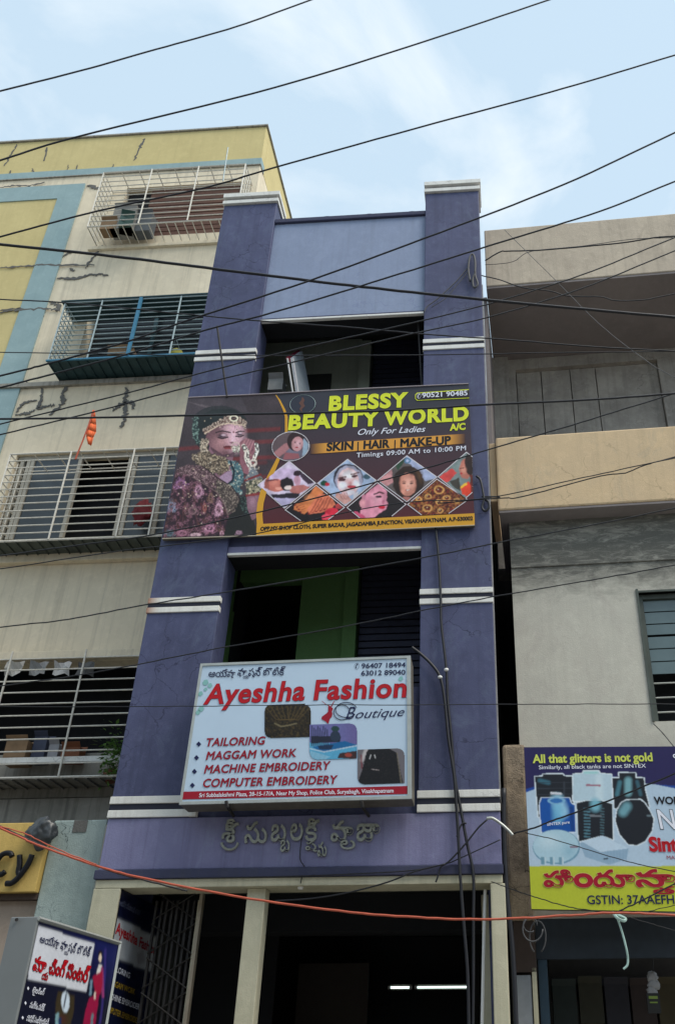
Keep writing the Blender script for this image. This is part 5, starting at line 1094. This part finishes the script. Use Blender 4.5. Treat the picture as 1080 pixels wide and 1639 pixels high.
ink_line('No.1', 1054, 1326.5, 1126, 1328, 31, M['ink_white'], tk, TY, lift=.004, weight=.01, shear=-.1, outline=(.02, M['ink_black']))
ink_line('Sintex', 1040, 1362, 1114, 1362.4, 22, M['ink_red'], tk, TY, lift=.004, weight=.04, outline=(.015, M['pink_edge']))
ink_line('MAN', 1066.5, 1375.5, 1086, 1375.5, 6, M['ink_maroon'], tk, TY, lift=.003)
YO = ink('yellow halo print', (206, 200, 120))
for t_, x0, x1, y0 in (('హి', 871, 917, 1392.5), ('ం', 920, 947.5, 1399), ('దూ', 951, 1016, 1392.5), ('స్తా', 1019, 1080, 1392), ('న్', 1080, 1112, 1392)):
    if t_ == 'స్తా':
        ink_box('సా', x0, y0, x1, 1419.5, M['ink_crimson'], tk, TY, lift=.004, weight=.03, outline=(.016, YO)); ink_box('త', 1046, 1419, 1078, 1431, M['ink_crimson'], tk, TY, lift=.004, weight=.03)
    else: ink_box(t_, x0, y0, x1, 1419.5, M['ink_crimson'], tk, TY, lift=.004, weight=.03, outline=(.016, YO))
ink_line('GSTIN: 37AAEFH', 939.7, 1447.2, 1078.6, 1446.5, 14, M['ink_navy'], tk, TY, lift=.004, weight=.012)
ink_line('Sintex', 881, 1271.5, 897, 1271.5, 4, M['ink_white'], tk, TY, lift=.003, weight=.02); ink_line('SINTEX pure', 875, 1322, 911, 1318, 4.5, M['ink_white'], tk, TY, lift=.003, weight=.02)

# ================================================================== PROJECTING BOX SIGN, LOWER LEFT
pb = thing('projecting_sign', 'grey sided projecting box sign with white Telugu panel at lower left', 'sign', (-3.15, 6.8, 1.2))
NX0, NY0, FX, FY_, ZT = -3.062, 6.19, -2.983, 7.42, 2.532
ZB = 1.15
dv = np.array([FX - NX0, FY_ - NY0, 0]); dv /= np.linalg.norm(dv); nv_ = np.array([dv[1], -dv[0], 0])
A3 = np.array([NX0, NY0, ZT]); Bf = np.array([FX, FY_, ZT]); back = -nv_ * 0.19
mb = MB(); mb.prism([tuple(A3), tuple(Bf), tuple(Bf + back), tuple(A3 + back)], (0, 0, ZB - ZT)); part('casing', mb, simple('painted grey tin', (0.20, 0.215, 0.22), 0.5, 0.2, 0.12, 5), pb, bevel=0.006)
def at3(px, py, lift=0.0):
    r = ray(px, py); o = A3 + nv_ * lift; t = np.dot(o - CAM, nv_) / np.dot(r, nv_); return CAM + t * r
dn = np.array([0, 0, 1.0])
ins = .018
fq = [A3 + dv * ins - dn * .03, Bf - dv * ins - dn * .03, Bf - dv * ins - dn * (ZT - ZB - .03), A3 + dv * ins - dn * (ZT - ZB - .03)]
def sign_left(PX, PY):
    p = Paint(PX, PY, (20, 22, 42)); p.frame(PX, PY, (0, 1450), 5.4); p.grad(760, 700, 1000, 500, (30, 36, 92), 0, .8)
    p.poly([(335, 170), (818, 330), (745, 742), (238, 628)], (196, 200, 210))
    p.poly([(500, 740), (645, 770), (640, 900), (610, 1030), (480, 1030), (480, 860)], (58, 50, 36)); p.ell(565, 830, 36, 90, (190, 205, 220)); p.line([(572, 760), (552, 880)], 5, (40, 44, 60)); p.poly([(480, 930), (510, 930), (505, 1100), (480, 1100)], (120, 160, 170)); p.ell(540, 980, 60, 60, (76, 40, 40), .7, soft=.8); p.line([(520, 980), (510, 1100)], 12, (30, 50, 90))
    p.line([(910, 380), (905, 600), (880, 900), (850, 1100)], 9, (60, 50, 120), .8, soft=True); p.ell(868, 410, 18, 26, (36, 28, 30)); p.ell(866, 450, 14, 34, (214, 196, 176)); p.line([(866, 520), (846, 590)], 16, (206, 206, 204)); p.line([(880, 540), (890, 780)], 12, (150, 60, 110), .8)
    p.poly([(800, 610), (850, 580), (885, 560), (885, 660), (870, 760), (820, 750), (810, 680)], (150, 30, 60)); p.poly([(770, 800), (860, 750), (840, 900), (800, 1200), (690, 1200), (740, 900)], (140, 26, 64)); p.line([(790, 650), (780, 770)], 10, (110, 140, 160), .9); p.line([(822, 750), (818, 800)], 8, (210, 190, 180)); p.line([(800, 940), (790, 1030)], 10, (80, 130, 140), .8)
    return p.C * (0.92 + 0.16 * vnoise(PX, PY, 2, 7)[..., None])
picture('print', None, 0, 130, 150, sign_left, pb, lift=.002, pts3=fq, nrm=tuple(nv_))
eb = MB()
eb.tube([A3 + nv_ * .006 - dn * .012, Bf + nv_ * .006 - dn * .012], .014, 4).tube([Bf + nv_ * .006 - dv * .01, Bf + nv_ * .006 - dn * (ZT - ZB) - dv * .01], .014, 4)
part('edging', eb, M['alu'], pb)
def side_line(text, xl, yl, xr, yr, cap, mat, parent, P3, n, **k):
    BL, BR = P3(xl, yl), P3(xr, yr); cl_, cr_ = cap if hasattr(cap, '__len__') else (cap, cap)
    UL = np.array([0, 0, P3(xl, yl - cl_)[2] - BL[2]]); UR = np.array([0, 0, P3(xr, yr - cr_)[2] - BR[2]])
    return lettering(text, (BL, BR, UL, UR), mat, parent, nrm=tuple(n), **k)
for t_, a, b, c_, d, cp2 in (('ఆయేషా', 62.5, 1508, 93, 1517.5, 11), ('ఫా', 96, 1518, 107, 1521.5, 12), ('య', 102, 1527, 108, 1529, 6), ('షన్', 108.5, 1522, 120.5, 1525.5, 12), ('బొటిక్', 122.5, 1525.5, 143.5, 1531, 12)): side_line(t_, a, b, c_, d, cp2, M['ink_navy'], pb, at3, nv_, lift=.004, weight=.016)
for t_, a, b, c_, d, cp2 in (('మా', 51.5, 1552, 71, 1557, 20), ('య', 66, 1567, 75, 1569.5, 11), ('చింగ్', 77, 1558, 103, 1564, 20), ('సెంటర్', 105, 1564, 139.8, 1573, 20)): side_line(t_, a, b, c_, d, cp2, M['ink_red'], pb, at3, nv_, lift=.005, weight=.03, outline=(.012, M['shade']))
for t_, a, b, c_, d in (('టైలరింగ్', 51, 1588.5, 69.6, 1593), ('మగ్గం వర్క్', 46.5, 1612.5, 69, 1618.5), ('మెషిన్ ఎంబ్రాయిడరీ', 41.5, 1634, 74.5, 1641.5)): side_line(t_, a, b, c_, d, 8.5, M['ink_white'], pb, at3, nv_, lift=.004, weight=.012)
for x, y in ((45.5, 1582), (41.3, 1605.5), (36.8, 1629)):
    part('bullet', MB().prism([tuple(at3(x + dx, y + dy, .003)) for dx, dy in ((0, -3), (1.6, 0), (0, 3), (-1.6, 0))], tuple(nv_ * .001)), M['ink_white'], pb)
part('screw', MB().tube([at(27, 1472, Y=NY0 - .001), at(27, 1472, Y=NY0 - .014)], .011, 8), M['steel_dark'], pb)
part('support_arm', MB().tube([(-3.12, 7.40, 2.40), (-3.2, 7.62, 2.40)], .015, 6).tube([(-3.12, 7.40, 1.4), (-3.2, 7.62, 1.4)], .015, 6), M['steel_dark'], pb)

# ================================================================== POSTER ON THE ENTRANCE SIDE WALL
PXX = -3.120
po = thing('wall_poster', 'dark poster with white band on the side wall inside the entrance', 'poster', (PXX, 8.1, 1.2))
n_po = np.array([1.0, 0, 0])
pq = [np.array([PXX, 7.625, 2.94]), np.array([PXX, 8.60, 2.94]), np.array([PXX, 8.60, 1.2]), np.array([PXX, 7.625, 1.2])]
part('board', MB().box(PXX - .004, PXX, 7.62, 8.605, 1.195, 2.945), M['shade'], po)
def poster(PX, PY):
    p = Paint(PX, PY, (22, 26, 52)); p.frame(PX, PY, (160, 1420), 7.486); p.poly([(190, 350), (760, 640), (640, 1030), (100, 810)], (176, 180, 186)); p.poly([(440, 800), (520, 760), (540, 900), (460, 930)], (110, 100, 110), .5); return p.C
picture('print', None, 0, 70, 120, poster, po, lift=.001, pts3=pq, nrm=(1, 0, 0))
atX = lambda px, py: at(px, py, X=PXX)
side_line('Ayeshha', 184.5, 1493.5, 218.5, 1513, (19, 17), M['ink_red'], po, atX, n_po, lift=.003, weight=.03)
side_line('Fashion', 222, 1515, 248, 1528, (17, 15), M['ink_maroon'], po, atX, n_po, lift=.003, weight=.03)
side_line('TAILORING', 176, 1551, 207, 1566, (10, 9), M['ink_white'], po, atX, n_po, lift=.003, weight=.02)
M['ink_gold'] = ink('gold print', (170, 140, 40))
side_line('MAGGAM WORK', 171, 1575, 215, 1592, (10, 9), M['ink_gold'], po, atX, n_po, lift=.003, weight=.02)
side_line('MACHINE EMBROIDERY', 168, 1596, 225, 1617.5, (10, 9), M['ink_white'], po, atX, n_po, lift=.003, weight=.02)
side_line('COMPUTER EMBROIDERY', 164, 1617, 224, 1640, (10, 9), M['ink_gold'], po, atX, n_po, lift=.003, weight=.02)
side_line('ఆయేషా ఫ్యాషన్ బొటిక్', 190, 1448, 222, 1466, (8, 7), ink('dim blue print', (90, 96, 120)), po, atX, n_po, lift=.003, weight=.01)

# ================================================================== FOLDING GATE, TUBE LIGHTS, FITTINGS
gt = thing('folding_gate', 'folded steel channel gate standing open behind the entrance column', 'gate', (-2.7, 7.95, .28))
for k in range(9):
    x = -2.93 + k * .045
    part('channel', MB().box(x, x + .018, 7.9 + .012 * (k % 2), 7.93 + .012 * (k % 2), .28, 2.9), M['steel_dark'] if k < 8 else M['cream'], gt)
for k in range(10):
    z = .5 + k * .25; part('lattice_strip', MB().tube([(-2.93, 7.89, z), (-2.57, 7.89, z + .22)], .006, 4).tube([(-2.93, 7.885, z + .22), (-2.57, 7.885, z)], .006, 4), M['steel_dark'], gt)
part('end_post', MB().box(-2.556, -2.53, 7.88, 7.94, .28, 2.948), simple('worn pale steel post', (0.30, 0.26, 0.20), 0.5, 0.3, 0.3), gt)
tube_em = simple('lit tube', (0.8, 0.9, 0.9), emit=((0.80, 1.0, 0.95), 1.6))
for (x0, x1, lab) in ((-1.32, -1.12, 'shorter lit tube light deep inside the dark hall'), (-1.03, -.50, 'longer lit tube light deep inside the dark hall')):
    t = thing('tube_light', lab, 'lamp', ((x0 + x1) / 2, 11.0, 2.5))
    part('tube', MB().tube([(x0, 11, 2.50), (x1, 11, 2.50)], .010, 8), tube_em, t); part('holder', MB().box(x0 - .03, x1 + .03, 11.03, 11.06, 2.48, 2.53), M['alu_dark'], t)
    part('end_cap', MB().box(x0 - .03, x0 - .002, 10.985, 11.029, 2.485, 2.515), M['white'], t); part('end_cap', MB().box(x1 + .002, x1 + .03, 10.985, 11.029, 2.485, 2.515), M['white'], t)
for px, py, lab in ((481, 1421, 'small bulb holder under the lintel left of centre'), (695, 1414, 'small bulb holder under the lintel at its right')):
    c = at(px, py, Y=7.66); t = thing('bulb_holder', lab, 'lamp holder', tuple(c))
    part('socket', MB().tube([c + np.array([0, 0, .045]), c + np.array([0, 0, .01])], [.018, .022], 10), simple('dusty bakelite', (0.30, 0.30, 0.27), .5) , t)
    part('collar', MB().tube([c + np.array([0, 0, .009]), c + np.array([0, 0, -.012])], [.026, .020], 10), M['white'], t)
t = tag(part('water_pipe', MB().tube([at(776, 1424, Y=7.72), at(774, 1500, Y=7.72), at(770, 1700, Y=7.72)], .013, 8), M['white'], None, origin=tuple(at(774, 1500, Y=7.72))), 'thin white plastic pipe beside right entrance column', 'pipe')
t = tag(part('steel_rod', MB().tube([at(347.5, 522, Y=7.5), at(363.5, 636, Y=7.54)], .011, 6), M['steel_dark'], None, origin=tuple(at(363.5, 636, Y=7.54))), 'dark iron rod leaning against left pillar above the banner', 'rod')
t = tag(part('steel_rod', MB().tube([at(668, 505, Y=7.78), at(675, 622, Y=7.78)], .012, 6), M['steel_dark'], None, origin=tuple(at(675, 622, Y=7.78))), 'dark iron rod standing in upper balcony beside right pillar', 'rod')
t = tag(part('antenna_rod', MB().tube([at(365, 236, Y=9.9), at(357, 290, Y=9.9)], .01, 5), M['grille_g'], None, origin=tuple(at(357, 290, Y=9.9))), 'thin green stick standing on topmost window grille', 'stick')
# tilted board and small box in the upper balcony
bd = thing('signboard', 'tilted pale blue board with maroon top leaning in upper balcony', 'board', tuple(at(480, 625, Y=7.9)))
b4 = [at(468, 574, Y=7.75), at(484, 562, Y=8.1), at(497, 632, Y=8.1), at(478, 640, Y=7.75)]
part('panel', MB().prism([tuple(p) for p in b4], (-.02, -.01, 0)), simple('grey blue sheet', (0.26, 0.30, 0.34), .4), bd)
part('edge', MB().tube([b4[0], b4[3]], .016, 5), simple('pale edge strip', (.4, .4, .42), .5), bd); part('cap_strip', MB().prism([tuple(at(*p_, Y=y_)) for p_, y_ in (((458, 572), 7.75), ((478, 560), 8.1), ((484, 564), 8.1), ((466, 578), 7.75))], (0, 0, -.03)), ink('maroon strip', (90, 20, 40)), bd)
part('edge', MB().tube([at(460, 574, Y=7.74), at(469, 632, Y=7.74)], .01, 5), simple('pale edge strip b', (.5, .5, .5), .5), bd)
crate('storage_box', 'small pale box standing in upper balcony left of tilted board', 'box', 442, 630, 7.95, .17, .15, .16, simple('pale grey box', (.25, .25, .24), .7))

# ================================================================== CABLES
def depth_r(px_w, P):
    c = B @ (np.array(P) - CAM); return px_w * c[2] / (2 * FPX)
def cable(label, pts, y0, y1, wpx, mat='cable', n=8, name='overhead_cable', cat='cable', ext=True, k=6):
    """pts: photo points along the cable; its distance from the camera runs from y0 to y1"""
    pts = [tuple(map(float, p)) for p in pts]
    if ext:
        def ex(a, b, f): return (a[0] + (a[0] - b[0]) * f, a[1] + (a[1] - b[1]) * f)
        L0 = abs(pts[1][0] - pts[0][0]) + 1; L1 = abs(pts[-1][0] - pts[-2][0]) + 1
        if pts[0][0] <= 2: pts = [ex(pts[0], pts[1], 260 / L0)] + pts
        if pts[-1][0] >= 1078 or pts[-1][1] < 3: pts = pts + [ex(pts[-1], pts[-2], 260 / L1)]
    xs = [p[0] for p in pts]; x0, x1 = xs[0], xs[-1]
    W = []
    for p in pts:
        t = (p[0] - x0) / (x1 - x0 + 1e-9); W.append(at(p[0], p[1], Y=y0 + (y1 - y0) * t))
    W = smoothpath(W, n)
    rs = [depth_r(wpx * 0.86, p) for p in W]; jr = random.Random(label)
    W = [p + np.array([0, 0, 0.003 * math.sin(i * 0.9 + jr.uniform(0, 6)) * jr.random()]) for i, p in enumerate(W)]
    rs = [float(np.mean(rs))] * len(W)
    o = part(name, MB().tube(W, rs, k), M[mat], None, origin=tuple(W[len(W) // 2]), smooth=True)
    return tag(o, label, cat, 'overhead cables across the street' if name == 'overhead_cable' else None)
cable('topmost cable crossing the sky at upper left corner', [(0, 146), (130, 113), (250, 79), (380, 42), (500, -1)], 4.2, 5.4, 3.2)
cable('second cable down across the open sky', [(0, 257), (120, 220), (440, 140), (680, 66), (880, -1)], 4.4, 5.6, 3.4)
cable('third cable down crossing the mustard parapet and sky', [(0, 379), (160, 337), (330, 300), (440, 268), (700, 196), (900, 142), (1080, 88)], 4.6, 5.0, 3.4)
cable('thickest cable sloping down to the right over both pillars', [(0, 391), (180, 410), (350, 431), (520, 452), (680, 470), (860, 488), (1080, 508)], 4.6, 5.6, 5.6)
cable('cable rising steeply from blue grille to right edge below sky', [(0, 602), (74, 583), (200, 548), (300, 513), (490, 451), (680, 381), (900, 296), (1080, 212)], 5.0, 4.8, 3.6)
cable('cable crossing the violet panel just under its steeper neighbour', [(0, 621), (80, 600), (200, 568), (330, 528), (455, 495), (640, 438), (800, 388), (960, 338), (1080, 290)], 5.0, 5.0, 3.4)
cable('cable grazing the top of upper balcony opening', [(0, 479), (110, 485), (300, 503), (420, 514), (560, 524), (680, 535), (800, 543), (950, 555), (1080, 562)], 5.6, 6.0, 2.6)
cable('level cable through the white bands of upper pillars', [(0, 564), (160, 566), (310, 569), (480, 569), (680, 568), (860, 565), (1080, 562)], 5.8, 6.0, 2.0)
cable('upper of two thin cables climbing over the upper balcony', [(0, 679), (200, 630), (300, 603), (440, 567), (620, 526), (780, 487), (930, 440), (1080, 380)], 5.2, 5.6, 2.6)
cable('lower of two thin cables climbing over the upper balcony', [(0, 696), (160, 657), (300, 620), (480, 577), (660, 534), (780, 508), (930, 462), (1080, 401)], 5.2, 5.6, 2.6)
cable('level thick cable crossing the bride forehead and parlour name', [(0, 671), (180, 668), (400, 663), (600, 658), (790, 647), (940, 640), (1080, 630)], 5.0, 5.2, 4.0)
cable('cable dipping over banner pictures and rising to right edge', [(0, 890), (130, 872), (250, 855), (400, 823), (560, 783), (700, 744), (800, 714), (930, 676), (1080, 629)], 5.4, 5.2, 2.6)
cable('cable running along lower edge of the banner', [(0, 911), (178, 884), (400, 856), (544, 822), (660, 803), (780, 797), (930, 765), (1080, 733)], 6.0, 6.4, 2.0)
cable('doubled thin cable wavering over the ochre parapet', [(700, 806), (800, 797), (825, 797), (870, 786), (960, 762), (1000, 757), (1030, 745), (1080, 731)], 7.0, 6.6, 2.2, name='slack_cable', n=5)
cable('thin cable crossing lower left wall and green balcony', [(0, 1004), (110, 991), (235, 968), (360, 948), (570, 912), (700, 888), (810, 866), (950, 840), (1080, 813)], 5.8, 5.6, 2.4)
cable('thin cable under the green balcony reaching grey wall', [(0, 1098), (110, 1083), (213, 1065), (360, 1036), (560, 1001), (700, 972), (830, 948), (960, 926), (1080, 904)], 5.8, 5.6, 2.2)
cable('hair thin level cable across the boutique sign', [(0, 1131), (207, 1131), (430, 1129), (660, 1128), (860, 1127), (1080, 1127)], 6.2, 6.2, 1.6)
cable('red orange cable sagging across the entrance', [(0, 1325), (60, 1352), (155, 1386), (240, 1408), (400, 1438), (560, 1460), (700, 1470), (800, 1471), (900, 1466), (985, 1461), (1080, 1465)], 5.8, 6.2, 4.4, 'cable_red', name='sagging_cable')
cable('black cable sagging just beneath the red orange one', [(0, 1322), (60, 1350), (120, 1374), (190, 1398), (260, 1416), (300, 1426)], 5.82, 6.6, 3.4, name='sagging_cable', ext=True)
cable('thinner orange cable above the red one by yellow sign', [(0, 1322), (40, 1334), (85, 1356), (155, 1384)], 5.75, 5.8, 2.4, 'cable_red', name='sagging_cable')
# wires over the right building
cable('black wire sagging below roof parapet on the right', [(770, 441), (800, 448), (835, 460), (880, 466), (910, 474), (960, 475), (985, 481), (1030, 480), (1080, 470)], 7.3, 7.4, 2.2, name='slack_cable', n=5)
cable('black wire across roof parapet on the right', [(776, 417), (800, 403), (812, 402), (870, 400), (940, 394), (1000, 388), (1050, 380), (1080, 378)], 7.4, 7.0, 2.6, name='slack_cable', n=5)
cable('second strand close above the roof parapet wire', [(776, 424), (820, 419), (850, 402), (930, 394), (1010, 383), (1080, 380)], 7.4, 7.0, 1.3, 'cable_grey', name='slack_cable', n=5)
cable('pale hair thin stay wire slanting down across grey veranda', [(807, 368), (880, 440), (960, 520), (1040, 582), (1080, 605)], 7.0, 5.5, 1.3, 'cable_grey', name='slack_cable')
cable('black wire from pole bracket rising over tank sign', [(822, 1334), (855, 1325), (880, 1315), (930, 1297), (990, 1275), (1080, 1238)], 7.45, 6.6, 3.2, name='slack_cable')
cable('thin wire slanting down across the tank pictures', [(840, 1333), (890, 1345), (960, 1366), (1020, 1383), (1080, 1395)], 7.4, 7.0, 1.8, name='slack_cable')
cable('thin wire sagging along the bottom of tank sign', [(786, 1411), (820, 1424), (860, 1437), (910, 1452), (960, 1459), (985, 1461)], 7.4, 6.2, 2.0, name='slack_cable')
cable('wire rising right from the knot under tank sign', [(985, 1461), (1010, 1449), (1045, 1432), (1080, 1414)], 6.2, 6.2, 2.8, name='slack_cable')
cable('thin wire fanning right from the knot toward edge', [(1000, 1462), (1040, 1458), (1080, 1448)], 6.2, 6.2, 1.6, name='slack_cable')
cable('hair thin wire falling right from the knot', [(985, 1461), (1040, 1478), (1080, 1490)], 6.2, 6.2, 1.2, name='slack_cable')
cable('thin black wire from window corner down to the sign', [(1045, 1158), (1062, 1176), (1080, 1198)], 7.9, 7.6, 2.0, name='slack_cable')
# wires fixed on the facade
def fcable(label, pts, Y, wpx, mat='cable', name='facade_cable', n=6):
    W = smoothpath([at(p[0], p[1], Y=(p[2] if len(p) > 2 else Y)) for p in pts], n); r = depth_r(wpx, W[len(W) // 2])
    o = part(name, MB().tube(W, float(r), 6), M[mat], None, origin=tuple(W[len(W) // 2]), smooth=True); return tag(o, label, 'cable')
fcable('long black cable hanging down the right pillar from the banner', [(697, 843), (702, 900), (705, 960), (706, 1000), (714, 1072), (716, 1120), (722, 1180), (727, 1240), (736, 1290), (747, 1350), (757, 1400), (757, 1480), (757, 1560), (756, 1660)], MY - .035, 4.6)
fcable('black cable arching from green balcony down to the entrance', [(659, 1036), (664, 1040), (672, 1046), (690, 1063), (704, 1084), (711, 1120), (717, 1180), (726, 1240), (730, 1290), (733, 1340), (736, 1400), (742, 1480), (748, 1560), (750, 1660)], MY - .045, 5.2)
for x, y, lab in ((714, 1072, 'white cable clip, the higher of two on right pillar'), (704, 1084, 'white cable clip, the lower of two on right pillar')):
    tag(blob('cable_clip', tuple(at(x, y, Y=MY - .05)), (.022, .02, .016), M['white'], None, sub=2, amp=.1), lab, 'clip')
fcable('black wire from the beam hook dropping left to the bulb', [(779, 1312), (765, 1325), (745, 1350), (722, 1375), (712, 1383), (705, 1388), (700, 1404), (697, 1412)], MY - .06, 3.0)
fcable('black wire fanning left along the beam bottom', [(712, 1383), (690, 1388), (660, 1396), (620, 1412), (560, 1428), (500, 1438), (440, 1442)], MY - .08, 2.6)
fcable('thin wire from column across the lavender beam end', [(800, 1344), (770, 1358), (735, 1374), (712, 1383), (660, 1393), (560, 1399), (450, 1403), (300, 1406)], MY - .04, 2.0)
fcable('short black hook of cable beside the vertical pair', [(746, 1318), (740, 1318), (735, 1326), (733, 1336), (730, 1339)], MY - .05, 3.0)
fcable('pale conduit arching from beam hook to brown column', [(778, 1310), (788, 1310), (803, 1320), (815, 1331), (820, 1337)], MY - .05, 5.0, 'alu', 'conduit')
fcable('thick black pipe running down between pillar and brown column', [(806, 1262), (806, 1330), (810, 1420), (818, 1500), (822, 1560), (826, 1660)], MY + .02, 8, 'cable', 'drain_pipe')
fcable('grey looped wire ring on top of right pillar', [(752, 450), (749, 430), (752, 410), (757, 408), (760, 420), (760, 440), (764, 455), (758, 460), (756, 448), (760, 436)], MY - .04, 3.4, 'cable_grey')
fcable('pair of thin wires from the loop down left to the lintel', [(751, 425), (730, 450), (700, 478), (684, 490), (678, 500)], MY - .03, 1.8, 'cable_grey')
fcable('second thin wire from the loop toward the lintel', [(751, 432), (728, 460), (712, 478), (690, 492)], MY - .04, 1.3, 'cable_grey')
fcable('black cable loop bulging beside lower corner of banner', [(762, 762), (768, 768), (772, 785), (774, 800), (771, 812), (776, 818), (782, 812), (781, 803), (776, 800)], MY - .03, 4.0)
fcable('thin black wire from the loop toward ochre parapet', [(770, 795), (790, 795), (800, 796)], MY - .03, 2.4)
fcable('loose dark wires below the bulb holder', [(484, 1330), (480, 1372), (487, 1388), (483, 1404), (481, 1414)], MY - .015, 1.6)
for k, (cx_, cyy, rx, ry) in enumerate(((852, 1487, 16, 20), (848, 1480, 11, 12), (860, 1500, 13, 26))):
    W = [at(cx_ + rx * math.cos(a + k), cyy + ry * math.sin(a + k), Y=7.62 + .02 * k) for a in np.linspace(0, 5.4, 18)]
    o = part('wire_coil', MB().tube(W, .006, 5), M['cable_grey'], None, origin=tuple(W[0]), smooth=True); tag(o, ['middle loop of grey wire hanging beside right entrance column', 'smallest loop of grey wire under the red cable', 'largest loop of grey wire drooping lowest by column'][k], 'wire')
tw = thing('tie_ribbon', 'pale green plastic strip dangling from the red cable', 'ribbon', tuple(at(986, 1464, Y=6.18)))
part('strip', MB().tube(smoothpath([at(984, 1462, Y=6.18), at(989, 1474, Y=6.16), at(996, 1496, Y=6.17), at(1002, 1520, Y=6.17), at(1004, 1534, Y=6.18), at(1003, 1545, Y=6.18), at(997, 1551, Y=6.18)], 6), .007, 6), simple('pale green plastic strip', (.36, .52, .48), .5), tw)
part('knot', MB().tube(smoothpath([at(980, 1461, Y=6.17), at(988, 1470, Y=6.14), at(998, 1474, Y=6.15), at(1000, 1470, Y=6.16), at(992, 1466, Y=6.16), at(986, 1464, Y=6.17)], 5), .009, 6), bpy.data.materials['pale green plastic strip'], tw)
# hanging packets in the tank shop
hp = thing('hanging_packets', 'string of white and black packets hanging in the tank shop', 'packets', tuple(at(1043, 1536, Y=8.2)))
part('string', MB().tube([at(1044, 1535, Y=8.2), at(1044, 1555, Y=8.2)], .004, 4), M['cable'], hp)
for k, (y, w_, h_) in enumerate(((1564, .085, .085), (1576, .10, .08), (1587, .08, .09))):
    c = at(1043 + 2 * (k % 2), y, Y=8.2); blob('packet', tuple(c), (w_ / 2, .02, h_ / 2), simple('milky packet %d' % k, (.26, .26, .27), .35), hp, sub=3, amp=.3, seed=k + 2)
c = at(1045, 1606, Y=8.2); part('packet', MB().box(c[0] - .05, c[0] + .05, 8.18, 8.21, c[2] - .07, c[2] + .07), simple('black packet', (.02, .02, .02), .4), hp, label='black packet with green print, lowest on the string')
part('packet_print', MB().box(c[0] - .035, c[0] + .035, 8.175, 8.179, c[2] + .03, c[2] + .05).box(c[0] - .03, c[0] + .03, 8.175, 8.179, c[2] - .0, c[2] + .01), ink('green packet print', (120, 140, 70)), hp)
